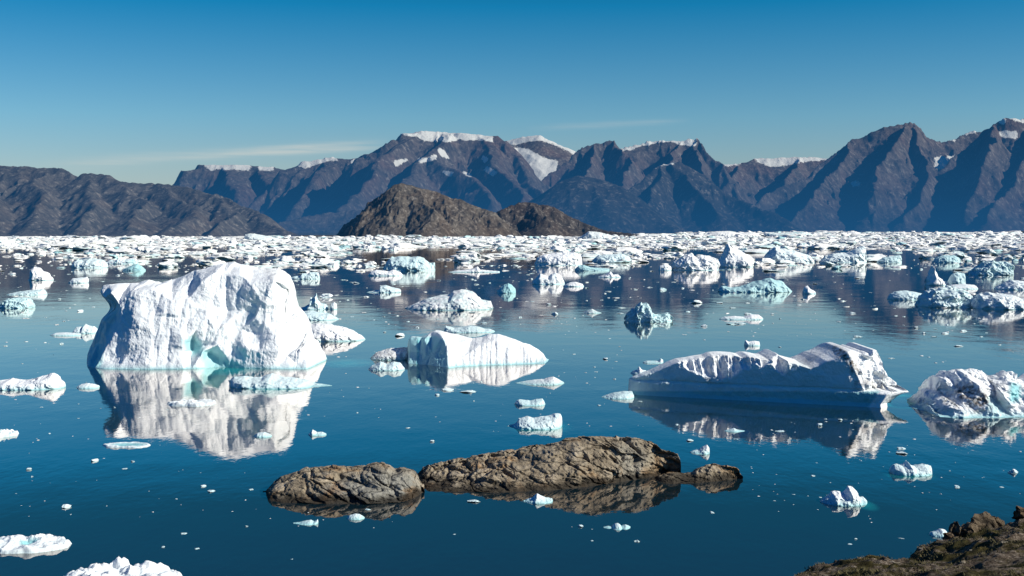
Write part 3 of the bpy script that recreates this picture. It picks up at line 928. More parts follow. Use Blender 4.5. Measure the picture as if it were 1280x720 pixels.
relief(I, 'long shaded iceberg with fluted wall, dirty peak and smooth teal foot', I,
       [(785.5, 500), (785.5, 474), (790, 471), (800, 467), (812, 464), (822, 459), (830, 455), (838, 451.5), (846, 448.5), (858, 447.5), (870, 445), (878, 444), (886, 441), (900, 440), (914, 440.5), (920, 442), (927, 439.5), (934, 440.5), (940, 442), (948, 442.5), (955, 439), (960, 436.5), (965, 440), (974, 444), (985, 447), (992, 449), (1002, 445), (1010, 440), (1018, 437), (1026, 433), (1033, 428.5), (1040, 428), (1046, 430.5), (1052, 432.5), (1056, 431), (1060, 432), (1065, 428), (1070, 428.5), (1076, 436), (1077, 443), (1076, 450), (1080, 455), (1084, 460), (1090, 462), (1096, 467), (1098, 473), (1104, 479), (1112, 483), (1120, 484.5)],
       [(786, 497), (795, 498.5), (860, 503), (950, 508), (1030, 512), (1077, 514.5), (1100, 509), (1120, 503)],
       30, M_ICE, nx=420, nv=170, seed=3, rough=0.11, facet=0.14, smooth=1, rim=0.02, post=undercut, wet=0.0,
       ctrl=long_wall,
       teal=[([(785, 488.5), (1076, 489.5), (1100, 489), (1080, 516), (785, 506)], 0.8, 1.5), ([(786, 470), (830, 458), (850, 470), (880, 480), (920, 470), (1000, 455), (1030, 470), (1060, 484), (1060, 489), (786, 489)], 0.25, 6)],  # teal foot, then the wall's blue shade painted into the colour
       dirt=[([(1036, 431), (1050, 432), (1060, 442), (1072, 455), (1076, 466), (1066, 470), (1056, 452), (1046, 446)], 1.0, 3), ([(1066, 474), (1090, 474), (1105, 482), (1112, 487), (1066, 487)], 0.55, 3),
             ([(1000, 445), (1025, 434), (1030, 440), (1015, 460), (990, 452)], 0.4, 4), ([(870, 444), (985, 446), (985, 455), (900, 452)], 0.35, 4), ([(880, 446), (905, 446), (905, 482), (884, 482)], 0.3, 4)])
# --- craggy berg at the right edge
relief(I, 'craggy broken iceberg with black dirt streaks at the right edge', I,
       [(1136, 517), (1143, 508), (1150, 500), (1156, 493), (1164, 489.5), (1170, 487), (1173, 476), (1175, 471), (1184, 470), (1188, 464), (1194, 462), (1205, 464), (1214, 464), (1220, 462), (1228, 463), (1234, 469), (1238, 474), (1243, 470), (1250, 473), (1257, 468), (1263, 465), (1268, 467), (1272, 473), (1280, 475), (1292, 470), (1308, 474), (1325, 480), (1340, 495), (1350, 516)],
       [(1136, 518), (1160, 521), (1200, 522.5), (1260, 522), (1320, 521), (1350, 518)], 24, M_ICE, nx=300, nv=110, seed=4, rough=0.55, facet=0.95, smooth=0, rim=0.05, profile=1.6,
       ctrl=[(1150, 512, 6), (1172, 487, 3.2), (1180, 495, 8.6), (1190, 510, 10.5), (1165, 500, 6.4), (1185, 478, 3), (1196, 486, 3.4), (1205, 500, 7), (1212, 515, 11), (1218, 478, 5.5), (1228, 494, 8.6), (1240, 485, 4), (1246, 505, 6.4), (1256, 490, 8.5), (1266, 484, 4.4), (1264, 508, 10.4), (1275, 492, 6), (1290, 500, 9), (1310, 500, 8)],
       dirt=[([(1192, 482), (1215, 478), (1236, 494), (1240, 510), (1220, 516), (1205, 505), (1196, 498)], 0.95, 4), ([(1172, 490), (1192, 490), (1200, 512), (1182, 512)], 0.4, 3)],
       teal=[([(1262, 478), (1276, 482), (1274, 502), (1262, 504)], 0.8, 3), ([(1235, 495), (1258, 500), (1256, 521), (1232, 520)], 0.45, 3), ([(1136, 518), (1165, 492), (1172, 515), (1165, 522)], 0.4, 3)], vstreak=0.3)


def berg(label, outline, base, thick, teal=0.0, dirt=0.0, seed=None, name=I, nx=None, rough=0.4, facet=0.9, profile=2.8, mat=None, cat=None, group=None, far=False):
    ol = outline
    w = ol[-1][0] - ol[0][0]
    if seed is None:
        seed = rng.randint(10, 900)
    poly = [(ol[0][0] - 30, -50), (ol[-1][0] + 30, -50), (ol[-1][0] + 30, 900), (ol[0][0] - 30, 900)]
    return relief(name, label, cat or name.replace('_', ' '), ol, base, thick, mat or M_ICE_SMALL,
                  nx=nx or int(max(28, min(130, w * 2.2))), nv=int(max(12, min(40, w * 0.7))), seed=seed, rough=rough, facet=facet, profile=profile, rim=0.25,
                  teal=[(poly, teal, 1)] if teal else (), dirt=[(poly, dirt, 1)] if dirt else (), zb=-0.5, vstreak=0.0, group=group)


berg('low speckled iceberg with a wedge-shaped left end and dark blue hollow', [(506, 386), (513, 382), (522, 378), (535, 373), (550, 369), (562, 368), (567, 364), (576, 362), (584, 363), (592, 365), (597, 371), (603, 375), (613, 376), (617, 386)], 388, 24, dirt=0.25)
berg('low blue-white ice ridge peeking over the whale-backed iceberg', [(555, 414), (557, 407), (561, 408), (568, 410), (578, 409), (586, 407), (597, 408), (606, 411), (612, 411), (619, 415)], 416, 9, teal=0.35)
berg('pale blocky iceberg with a square right end above the rocks', [(634, 535), (642, 531), (646, 528), (649, 523), (660, 521), (668, 523), (676, 521), (686, 520), (694, 517), (700, 517), (702, 520), (702.5, 536)], 537, 7, teal=0.28, rough=0.4)
berg('small rounded blue-white growler with two humps, above the blocky one', [(643, 506), (645, 501), (649, 499), (656, 500), (663, 501), (670, 499), (678, 498), (682, 506)], 507.5, 4.5, teal=0.4, name='growler')
berg('flat greyish floe near the tip of the whale-backed iceberg', [(644, 481), (655, 477), (668, 475), (680, 474), (686, 472), (692, 471), (698, 474), (706, 480)], 481.5, 7, dirt=0.15, name='ice_floe')
berg('low floe with a shaded teal front before the great white iceberg', [(286, 475), (293, 471), (305, 470), (316, 472), (328, 471), (335, 468), (340, 467), (350, 471), (362, 472), (380, 475), (392, 480), (405, 481), (415, 484)], 486, 10, teal=0.3, name='ice_floe')
berg('snowy jagged floe at the left edge with a raised right end', [(-20, 484), (-8, 476), (5, 475), (14, 473), (25, 475), (40, 474), (52, 470), (60, 468), (67, 466), (70, 468), (74, 474), (79, 476), (81, 486)], 487.5, 8, name='ice_floe')
berg('small sharp blue-white pinnacle right of the great iceberg', [(376, 385), (382, 383), (386, 381), (389, 371), (391, 372), (395, 366.5), (397, 374), (401, 379), (407, 380), (411, 386)], 387, 8, teal=0.35)
berg('little rounded block beside the blue-white pinnacle', [(412, 385.5), (414, 379), (418, 377.5), (421, 380), (421.5, 386)], 387, 4, teal=0.15, name='growler')
berg('blue-fronted floe with a pointed right tip below the pinnacle', [(374, 398), (378, 389), (388, 388), (402, 391), (411, 392), (417, 395), (424, 399)], 400.5, 11, teal=0.35, name='ice_floe')
berg('smooth dome floe with a deep blue notch touching the great iceberg', [(366, 424), (377, 412), (386, 406), (396, 404), (412, 405), (428, 409), (440, 413), (450, 419), (457, 425)], 427, 14, dirt=0.12)
berg('small lumpy blue-white floe left of the whale-backed iceberg', [(460, 462), (465, 457), (470, 455), (476, 452), (484, 455), (492, 452), (500, 453), (506, 461)], 463.5, 6, teal=0.35, name='growler')
berg('dirty tan ice slab behind the whale-backed iceberg', [(463, 449), (470, 441), (478, 438), (488, 435), (500, 434.5), (509, 434), (514, 440), (515, 450)], 450.5, 9, dirt=0.5, name='ice_floe')
berg('small crumbled turquoise iceberg with a knobbly crown', [(782, 402), (786, 390), (789, 386), (792, 387), (795, 381), (799, 381), (801, 377), (805, 379), (809, 378), (813, 383), (814, 390), (822, 392), (834, 391), (840, 399)], 402.5, 11, teal=0.45, rough=0.9, facet=1.0)
berg('sleek teal iceberg shaped like an upturned boat', [(898, 361), (902, 357), (912, 359), (925, 358), (935, 355), (942, 352), (952, 350), (962, 347), (968, 349), (977, 351), (983, 357), (990, 364)], 365.5, 17, teal=0.6, rough=0.4)
berg('low white block with teal side, left end of the right-hand ice cluster', [(1110, 372), (1114, 367), (1120, 364), (1132, 363), (1145, 365), (1152, 367), (1156, 373)], 375, 13, teal=0.35)
berg('crumpled blue and white iceberg, middle of the right-hand ice cluster', [(1146, 381), (1152, 371), (1158, 366), (1166, 362), (1174, 360), (1183, 357), (1192, 359), (1202, 362), (1208, 366), (1216, 371), (1222, 380)], 384.5, 22, teal=0.3, rough=1.0, facet=1.1)
berg('domed white iceberg with blue shaded left face by the right edge', [(1214, 383), (1219, 373), (1225, 368), (1234, 365), (1244, 366), (1254, 366), (1264, 369), (1275, 373), (1290, 378), (1305, 386)], 387, 22, teal=0.12, rough=0.8)
berg('thin white pointed ice spire in the right-hand cluster', [(1156, 356), (1159, 348), (1162, 343), (1164, 336), (1166, 331), (1168, 338), (1173, 345), (1180, 351), (1186, 356)], 357, 11)
berg('upright bluish block with rounded top beside the ice spire', [(1184, 356), (1187, 347), (1191, 342), (1196, 340), (1201, 341), (1205, 341), (1206, 356)], 357, 9, teal=0.45)
berg('flat white slab under the upright bluish block', [(1180, 360), (1190, 356), (1205, 355), (1218, 356), (1222, 360)], 361.5, 12, name='ice_floe')
berg('small white growler like a swimming duck at lower right', [(1025, 628), (1031, 623), (1037, 620), (1041, 615), (1047, 614), (1054, 617), (1058, 614), (1061, 607.5), (1066, 608), (1070, 613), (1069, 621), (1074, 623), (1079, 622), (1083, 625), (1084, 631)], 632.5, 4.2, name='growler', rough=0.45)
berg('small clear blue-white growler with three humps at lower right', [(1112, 593), (1114, 585), (1117, 581), (1122, 580), (1127, 582), (1132, 580), (1135, 577), (1139, 581), (1144, 583), (1147, 582), (1154, 580), (1160, 581), (1164, 582), (1163, 594)], 595, 4.6, teal=0.3, name='growler')
berg('small snowy ice lump behind the hillside boulders', [(1162, 670), (1165, 665), (1170, 664), (1176, 661), (1181, 662), (1185, 666), (1185, 671)], 672, 2.2, name='growler')
berg('small white ice wedge touching the front of the largest rock', [(654, 627), (660, 624), (666, 622), (671, 617), (675, 619), (682, 622), (690, 623), (691, 629)], 630, 3, name='growler')
berg('ragged white ice scrap alone in front of the rocks', [(754, 661), (760, 658), (765, 659), (769, 655), (773, 654), (777, 658), (782, 656), (788, 658), (788, 662)], 663, 2.6, name='growler')
berg('melting ice lump over the reflection of the leftmost rock', [(433, 648), (437, 644), (444, 642), (450, 643), (455, 646), (456, 649)], 650, 1.8, name='growler')
berg('flat ice scrap with a forked right end before the leftmost rock', [(366, 656), (374, 653), (382, 651), (388, 650), (392, 652), (397, 649), (398, 655)], 657, 2.2, name='growler')
berg('ice scrap shaped like an arch over the long iceberg reflection', [(862, 567), (868, 563), (874, 562), (878, 559), (884, 556), (887, 561), (886, 567)], 568, 3, name='growler')
berg('flat ice scrap under the middle of the long iceberg', [(905, 539), (911, 537), (917, 535), (922, 537), (929, 538), (931, 540)], 540.5, 2.6, name='growler')
berg('small white wedge on open water right of the great reflection', [(385, 544), (388, 540), (391, 537), (396, 540), (403, 540), (408, 542), (408, 544)], 545, 2.4, name='growler')
berg('blue-tinged slab floating off the left end of the long iceberg', [(752, 498), (758, 494), (768, 491), (780, 489), (790, 489), (793, 497)], 499, 6, teal=0.4, name='ice_floe')
berg('white lump behind the left shoulder of the long iceberg', [(788, 467), (792, 463), (797, 462), (799, 458), (802, 462), (808, 463), (808, 467)], 468, 4, name='growler')
berg('thin white strip with a round right end left of the fluted wall', [(803, 454), (808, 451), (816, 451), (823, 451), (826, 448), (829, 450), (829, 454)], 454.5, 4, name='ice_floe')
berg('chunky white bit alone above the middle of the long iceberg', [(930, 432), (932, 425), (936, 427), (943, 426), (949, 427), (950, 432)], 432.5, 4, name='growler')
# left-hand water
berg('two-humped white berg standing alone in the left channel', [(36, 349), (39, 343), (39, 336), (43, 333), (49, 335), (53, 339), (60, 341), (60, 344), (66, 347), (66, 350)], 350.5, 12, rough=0.5)
berg('long thin teal-edged strip in the left channel', [(8, 368), (20, 365), (33, 363), (45, 362), (54, 361), (57, 364), (58, 368)], 369, 12, teal=0.35, name='ice_floe')
berg('tumbled clear ice heap at the left edge below the teal strip', [(0, 384), (5, 377), (9, 373), (20, 372), (32, 372), (37, 374), (41, 380), (42, 384)], 385.5, 12, teal=0.5, rough=0.9)
berg('pale flat-topped floe alone left of the great iceberg top', [(86, 353), (91, 348), (98, 347), (110, 346), (110, 353)], 354, 9, teal=0.15, name='ice_floe')
berg('blocky bluish berg in front of the left pack ice', [(90, 333), (92, 327), (97, 324), (105, 326), (112, 323), (124, 324), (131, 326), (134, 333)], 335, 20, teal=0.3)
berg('little turquoise boat-shaped ice bit right of the blocky bluish berg', [(153, 337), (160, 334), (166, 331), (172, 330), (177, 333), (182, 337)], 338.5, 10, teal=0.7, name='growler')
berg('white flat floe with an upright lump in the left pack edge', [(132, 328), (138, 325), (146, 325), (150, 321), (154, 324), (163, 323), (170, 323), (172, 329)], 330, 16, name='ice_floe')
berg('long low strip left of the great iceberg shoulder', [(62, 419), (70, 416), (82, 415.5), (92, 416), (101, 417), (101, 419)], 420, 5, name='ice_floe')
berg('knobbly white growler touching the left side of the great iceberg', [(91, 415), (95, 409), (101, 408), (104, 410), (107, 405), (112, 407), (118, 408), (123, 413), (123, 416)], 417, 6, teal=0.25, name='growler')
berg('pair of thin ice scraps left of the great reflection', [(96, 483), (102, 480), (110, 479), (117, 480), (124, 482), (124, 485)], 486, 4, name='growler')
berg('little grey scrap right in the great reflection', [(317, 545), (322, 541), (330, 540), (338, 543), (340, 546)], 547, 2.5, teal=0.3, name='growler')
# middle distance
berg('round turquoise growler between two flat floes, mid-water', [(621, 365), (626, 359), (630, 356), (635, 354), (640, 356), (644, 361), (645, 365)], 366.5, 10, teal=0.7)
berg('white double-humped berg with ribbed sides, mid-water', [(665, 352), (670, 347), (675, 342), (680, 344), (686, 346), (690, 342), (695, 341), (701, 344), (704, 350), (706, 355)], 355.5, 15, teal=0.1)
berg('flat scrap trailing right of the double-humped berg', [(704, 357), (712, 353), (720, 352), (728, 355), (730, 358)], 358.5, 8, name='ice_floe')
berg('flat-topped white table berg with ribbed wall, mid-distance', [(668, 331), (672, 321), (680, 318), (692, 317), (705, 315), (718, 315), (726, 318), (728, 331)], 332, 22, rough=0.35)
berg('ribbed bluish table berg right of the flat-topped white one', [(740, 325), (748, 319), (758, 318), (770, 317), (780, 318), (787, 321), (789, 327)], 328, 18, teal=0.3)
berg('teal wedge with a long flat tail below the table bergs', [(718, 337), (723, 332), (729, 331), (738, 334), (750, 335), (762, 336)], 338.5, 11, teal=0.6, name='ice_floe')
berg('thin low floe with a lump, right of the double-humped berg', [(748, 346), (756, 343), (763, 339), (766, 343), (772, 343), (776, 346)], 347, 9, name='ice_floe')
berg('pile of broken white ice at the right end of the left floe line', [(460, 344), (464, 339), (470, 337), (478, 338), (486, 339), (492, 337), (500, 340), (504, 344)], 345, 15, name='ice_floe')
berg('wide blue-sided floe pile with a tilted white block', [(478, 336), (484, 326), (490, 321), (500, 320), (512, 321), (522, 320), (530, 322), (536, 328), (543, 328), (544, 337)], 338.5, 24, teal=0.4)
berg('two stacked thin scraps over a turquoise foot, left mid-water', [(458, 370), (464, 364), (474, 362), (476, 357), (482, 356), (490, 359), (500, 361), (501, 364)], 366, 9, teal=0.3, name='ice_floe')
berg('long flat floe strip with a small crest, centre of the channel', [(560, 340), (572, 338), (585, 337), (592, 335), (597, 333), (600, 337), (612, 338), (625, 339)], 340.5, 12, name='ice_floe')
berg('small bluish block with a flat tail right of the great iceberg top', [(362, 347), (370, 345), (376, 345), (378, 341), (384, 342), (388, 340), (398, 340), (400, 348)], 349, 9, teal=0.35, name='growler')
berg('broad white ragged berg just right of centre in the channel', [(839, 336), (842, 328), (850, 322), (858, 319), (864, 316), (870, 320), (880, 319), (890, 321), (897, 324), (899, 336)], 338, 26, rough=0.7)
berg('steep white berg behind the broad ragged one', [(892, 332), (900, 322), (906, 313), (910, 304), (918, 312), (928, 314), (936, 318), (940, 324), (941, 333)], 334, 28)
berg('small pale round growler left of the broad ragged berg', [(823, 337), (825, 332), (830, 330), (836, 331), (839, 334), (839, 337)], 338.5, 7, name='growler')
berg('sloping white berg with a teal waterline right of the steep one', [(950, 330), (956, 320), (962, 312), (968, 308), (978, 311), (992, 313), (1002, 316), (1012, 320), (1018, 326)], 329, 30, teal=0.15)
berg('berg with an upright right end and blue foot in the right pack ice', [(1024, 328), (1032, 320), (1044, 317), (1058, 316), (1062, 314), (1069, 311), (1073, 308), (1080, 307), (1083, 328)], 328.5, 26, teal=0.2)
berg('low turquoise-sided block in open water right of the upright-ended berg', [(1096, 327), (1104, 322), (1114, 320), (1124, 319), (1127, 320), (1126, 328)], 328.5, 14, teal=0.45)
berg('pale ring-shaped turquoise floe in the right pack edge', [(1166, 327), (1172, 321), (1180, 319), (1192, 319), (1199, 322), (1200, 327)], 328.5, 16, teal=0.55, name='ice_floe')
berg('broken blue and white heap near the right edge of the pack', [(1210, 342), (1218, 336), (1226, 331), (1233, 326), (1240, 325), (1246, 327), (1254, 330), (1258, 327), (1264, 329), (1266, 342)], 344, 22, teal=0.4, rough=0.9)
berg('flat white slab at the right edge below the broken heap', [(1244, 361), (1254, 355), (1264, 350), (1275, 351), (1290, 353), (1310, 361)], 362.5, 18, teal=0.15, name='ice_floe')
berg('two low ice strips with a knob, right of the centre channel', [(898, 399), (906, 396), (918, 395), (930, 396), (938, 393), (948, 393), (954, 398)], 400, 8, name='ice_floe')
berg('tiny knobbly ice scrap right of the boat-shaped teal iceberg', [(1003, 364), (1006, 358), (1010, 357), (1013, 361), (1018, 364), (1020, 367)], 367.5, 6, name='growler')
berg('dark-cored flat floe below the double-humped berg', [(728, 391), (734, 388), (740, 386), (746, 389), (752, 391)], 392, 7, dirt=0.35, name='ice_floe')
# far skyline bergs over the pack ice
berg('far table berg with a blue end on the left skyline of the pack', [(306, 300), (307, 293), (312, 292), (318, 292), (328, 294), (340, 296), (350, 299)], 301, 90, teal=0.2, mat=M_ICE_FAR, rough=0.3)
berg('far white berg with blue shaded slopes before the small brown hill', [(722, 298), (730, 293), (736, 289), (748, 290), (760, 293), (774, 296)], 299, 90, teal=0.15, mat=M_ICE_FAR, rough=0.4)
berg('far long flat table berg, left one of two under the right massif', [(880, 295), (886, 291), (896, 289), (910, 289), (925, 291), (940, 290), (952, 293), (953, 296)], 296, 120, mat=M_ICE_FAR, rough=0.3)
berg('far long flat table berg, right one of two under the right massif', [(954, 295), (956, 290), (970, 291), (990, 290), (1002, 289), (1014, 292), (1016, 296)], 296, 120, mat=M_ICE_FAR, rough=0.3)
berg('far long low berg on the skyline above the great iceberg', [(150, 299), (158, 296), (168, 294), (174, 295), (180, 299)], 300, 90, mat=M_ICE_FAR, rough=0.3)


def plate(label, px0, px1, py_far, py_near, h, hum=0.5, seed=0, hollow=None, dirt=0.0, knobs=()):
    """a low floating plate: irregular outline, steep melted rim, hummocky snow on top"""
    yn, yf = float(water_y(0.5 * (px0 + px1), py_near)), float(water_y(0.5 * (px0 + px1), py_far))
    yc = 0.5 * (yn + yf)
    xl, xr = float(at(px0, py_near, yc)[0]), float(at(px1, py_near, yc)[0])
    rx, ry = (xr - xl) / 2, (yf - yn) / 2
    na, nr = 180, 46
    a = np.linspace(0, 2 * math.pi, na)
    r = np.linspace(0.0, 1.12, nr)
    A, Rr = np.meshgrid(a, r, indexing='ij')
    ca, sa = np.cos(A), np.sin(A)
    o = seed * 5.7
    edge = 1 + 0.16 * perlin(ca * 1.3 + o, sa * 1.3, ca * 0 + 1.5) + 0.09 * perlin(ca * 3.6 + o, sa * 3.6, ca * 0 + 4.5) + 0.04 * perlin(ca * 9 + o, sa * 9, ca * 0 + 7.5)
    x, y = ca * Rr * rx * edge, sa * Rr * ry * edge
    L = 0.35 * rx
    top = 0.55 + hum * (0.55 * fbm(x / L + o, y / L, x * 0 + 2.2, 5, 0.55) + 0.45 * (ridged(x / (1.6 * L) + o, y / (1.6 * L), x * 0 + 6.1, 4) - 0.6))
    z = h * np.maximum(top, 0.12)
    for (kx, ky, kr, kh) in knobs:
        d = np.hypot((x / rx - kx) / kr, (y / ry - ky) / kr)
        f1, f2, idv = worley(x / (0.3 * L), y / (0.3 * L), x * 0 + 1.1)
        z = z + kh * np.clip(1 - d ** 2, 0, 1) ** 0.5 * (0.75 + 0.5 * idv)
    te = np.zeros(x.shape)
    if hollow:
        d = np.hypot((x / rx - hollow[0]) / hollow[2], (y / ry - hollow[1]) / hollow[2])
        k = np.clip(1 - d, 0, 1)
        z = z * (1 - 0.8 * k)
        te = np.clip(k * 1.6, 0, 0.8)
    rim = np.clip((1.0 - Rr) / 0.07, -3, 1)
    z = np.where(rim > 0, z * np.sqrt(np.clip(rim, 0, 1)), 0.12 * rim)
    V = np.stack([x, y, z], -1).reshape(-1, 3)
    me = mesh_from('ice_floe', V, grid_faces(na, nr)[:, ::-1], M_ICE_SMALL, True,
                   {'teal': te, 'dirt': np.full(x.shape, dirt), 'wet': np.full(x.shape, 0.35)})
    return link('ice_floe', me, label, 'ice floe', loc=((xl + xr) / 2, yc, 0))


plate('white ice floe with a blue hollow at the lower left edge', -14, 84, 674, 692, 0.75, 0.4, 1, hollow=(0.0, 0.1, 0.32), knobs=((-0.35, 0.4, 0.4, 0.25), (0.25, 0.45, 0.35, 0.3)))
plate('ragged white floe cut off by the bottom edge at left', 78, 226, 710, 742, 0.8, 0.9, 2, knobs=((-0.5, 0.6, 0.22, 0.7), (-0.18, 0.7, 0.16, 0.8), (0.2, 0.4, 0.3, 0.3)))
plate('flat grey-white slab over the middle of the great reflection', 212, 270, 502, 508, 0.7, 0.6, 3, dirt=0.15)
plate('smooth flat slab low in the great reflection', 128, 189, 554, 560, 0.35, 0.4, 4, hollow=(0.1, 0, 0.9))
plate('low white floe at the left edge, halfway down', -14, 21, 540, 547, 0.6, 0.7, 5)

# ------------------------------------------------------------------ rocks
relief('rock', 'grey rounded rock islet, leftmost of the three, orange on top', 'rock',
       [(329, 628), (332, 618), (338, 609), (345, 600), (350, 596), (362, 593), (376, 588), (390, 585), (405, 584), (420, 584), (440, 584.5), (455, 583), (462, 580), (472, 580), (478, 579), (486, 582), (491, 587), (505, 586), (514, 588), (521, 594), (527, 603), (531, 619)],
       [(329, 629), (350, 631), (400, 632.5), (450, 633), (500, 630), (531, 622)], 13, M_ROCK, nx=260, nv=110, seed=21, rough=0.42, facet=0.0, profile=1.5, rim=0.15, strata=0.42,
       grey=[([(430, 600), (470, 585), (520, 590), (530, 635), (380, 640), (400, 615)], 1.0, 8)])
relief('rock', 'longest brown cracked rock islet, middle of the three', 'rock',
       [(514, 622), (518, 603), (525, 589), (534, 584), (545, 581), (560, 578), (572, 576), (585, 576), (600, 571), (615, 568), (630, 566), (645, 563), (660, 561), (680, 557), (700, 552), (716, 547), (730, 545), (745, 545), (760, 547), (772, 546.5), (775, 549), (790, 549), (805, 552), (818, 555), (826, 562), (838, 564), (846, 568), (850, 575), (851.5, 585)],
       [(514, 621), (530, 622), (560, 620), (620, 619), (680, 616), (740, 609), (780, 603), (820, 595), (851, 586)], 15, M_ROCK, nx=420, nv=130, seed=22, rough=0.42, facet=0.0, rim=0.15, profile=1.5, strata=0.55,
       grey=[([(770, 555), (800, 555), (812, 570), (800, 605), (775, 605)], 0.6, 6)])
relief('rock', 'small low brown rock, rightmost of the three', 'rock',
       [(812, 604), (818, 597), (830, 592), (842, 590), (850, 591.5), (858, 592), (866, 590), (870, 587), (876, 584), (886, 581), (898, 582), (912, 585), (924, 588), (928.5, 595)],
       [(812, 606), (832, 610), (860, 609.5), (882, 604), (905, 602), (928, 597)], 6, M_ROCK, nx=190, nv=70, seed=23, rough=0.5, facet=0.0, profile=1.4, rim=0.2, strata=0.45)


# ------------------------------------------------------------------ hillside at lower right
EP = [(-1200, 900, 34), (-300, 870, 35), (300, 830, 38), (700, 785, 42), (860, 748, 45), (940, 730, 47), (985, 718, 48.5), (1030, 707, 50), (1075, 705, 51), (1100, 699, 52), (1128, 698, 53), (1150, 687, 55),
      (1175, 675, 57), (1200, 668, 59), (1225, 662, 60), (1255, 657, 61), (1280, 647, 62), (1330, 628, 64), (1420, 600, 66), (1700, 560, 70)]
ex, ey, ez = [], [], []
for (px, py, Y) in EP:
    x, z = at(px, py, Y)
    ex.append(float(x)); ey.append(Y); ez.append(float(z))
ex, ey, ez = np.array(ex), np.array(ey), np.array(ez)


def hill_z(X, Y):
    ye, ze = np.interp(X, ex, ey), np.interp(X, ex, ez)
    t = np.clip(1 - Y / ye, -1, 1.5)
    near = 28.3 - 0.02 * np.abs(X)
    inl = ze + (near - ze) * t
    drop = ze - (Y - ye) * 1.15 - 0.4 * np.clip(Y - ye, 0, 1)
    Z = np.where(Y < ye, inl, drop)
    n = fbm(X / 3.2, Y / 3.2, X * 0 + 1.1, 6, 0.5) * 0.30
    n = n + (ridged(X / 1.6 + 3, Y / 2.4, X * 0 + 2.1, 5) - 0.7) * 0.14
    f1, f2, idv = worley(X / 1.5, Y / 1.5, X * 0 + 0.5)
    n = n + (idv - 0.5) * 0.22 * np.clip((f2 - f1) * 4, 0, 1)
    k = np.clip((14 - t * 0 - 0) / 14, 0, 1) * np.clip(Y / 20, 0, 1)
    return Z + n * k


xs = np.concatenate([np.linspace(-45, 11, 80), np.linspace(11.2, 34, 300), np.linspace(34.5, 70, 60)])
ys = np.concatenate([np.linspace(-8, 34, 50), np.linspace(34.3, 66, 300), np.linspace(67, 95, 50)])
X, Y = np.meshgrid(xs, ys, indexing='ij')
V = np.stack([X, Y, hill_z(X, Y)], -1).reshape(-1, 3)
F = grid_faces(len(xs), len(ys))
F = F[V[F, 2].max(axis=1) > -1.5]
me = mesh_from('hillside', V, F, M_TURF, True)
link('hillside', me, 'mossy rocky slope in the lower right corner', kind='structure')


def ico(sub):
    import bmesh
    bm = bmesh.new()
    bmesh.ops.create_icosphere(bm, subdivisions=sub, radius=1)
    V = np.array([v.co[:] for v in bm.verts])
    F = np.array([[v.index for v in f.verts] for f in bm.faces])
    bm.free()
    return V, F


ICO4, ICO3, ICO2 = ico(5), ico(4), ico(3)


def chunk(seed, sub=ICO3, planes=9, rough=0.12, flatten=None):
    r = np.random.RandomState(seed)
    V, F = sub[0].copy(), sub[1]
    for _ in range(planes):
        n = r.normal(size=3)
        n[2] = abs(n[2]) * 0.8 + 0.05 if r.rand() < 0.8 else n[2]
        n /= np.linalg.norm(n)
        d = r.uniform(0.35, 0.8)
        over = np.maximum(V @ n - d, 0)
        V = V - over[:, None] * n
    o = seed * 3.1
    x, y, z = V.T
    for ax in range(3):
        V[:, ax] += fbm(x * 1.4 + o + ax * 20, y * 1.4, z * 1.4, 4, 0.6) * rough * 1.6
    f1, f2, idv = worley(x * 2.2 + o, y * 2.2, z * 2.2)
    nrm = V / (np.linalg.norm(V, axis=1)[:, None] + 1e-6)
    V = V + nrm * ((idv - 0.5) * rough * 1.6 * np.clip((f2 - f1) * 4, 0, 1))[:, None]
    mn, mx = V.min(0), V.max(0)
    V[:, :2] = (V[:, :2] - (mn + mx)[:2] / 2) / (mx - mn)[:2]
    return V, F


for (px, py, Y, w, h, lab) in [(1228, 661, 59.5, 1.7, 1.05, 'big dark boulder, tallest on the hillside crest'),
                               (1196, 667, 58.5, 0.9, 0.85, 'dark boulder left of the tallest one on the crest'),
                               (1211, 667, 58.5, 1.1, 0.65, 'low dark boulder leaning against the tallest one'),
                               (1246, 660, 60, 0.8, 0.7, 'small brown boulder right of the tallest one'),
                               (1281, 646, 61.5, 1.3, 0.65, 'dark boulder cut by the right edge of the picture'),
                               (1186, 672, 57.5, 0.6, 0.4, 'smallest pale stone at the left end of the crest boulders')]:
    x, z = at(px, py, Y)
    V, F = chunk(int(px), ICO4, 12, 0.10)
    V = V * np.array([w, w * 0.8, 1.0])
    V[:, 2] = (V[:, 2] - V[:, 2].min()) / (V[:, 2].max() - V[:, 2].min()) * h * 1.35 - h * 0.35
    me = mesh_from('boulder', V, F, M_ROCK_DARK, True, {'grey': np.zeros(len(V))})
    zz = float(hill_z(np.array([[float(x)]]), np.array([[Y]]))[0, 0])
    link('boulder', me, lab, 'boulder', loc=(float(x), Y, zz))

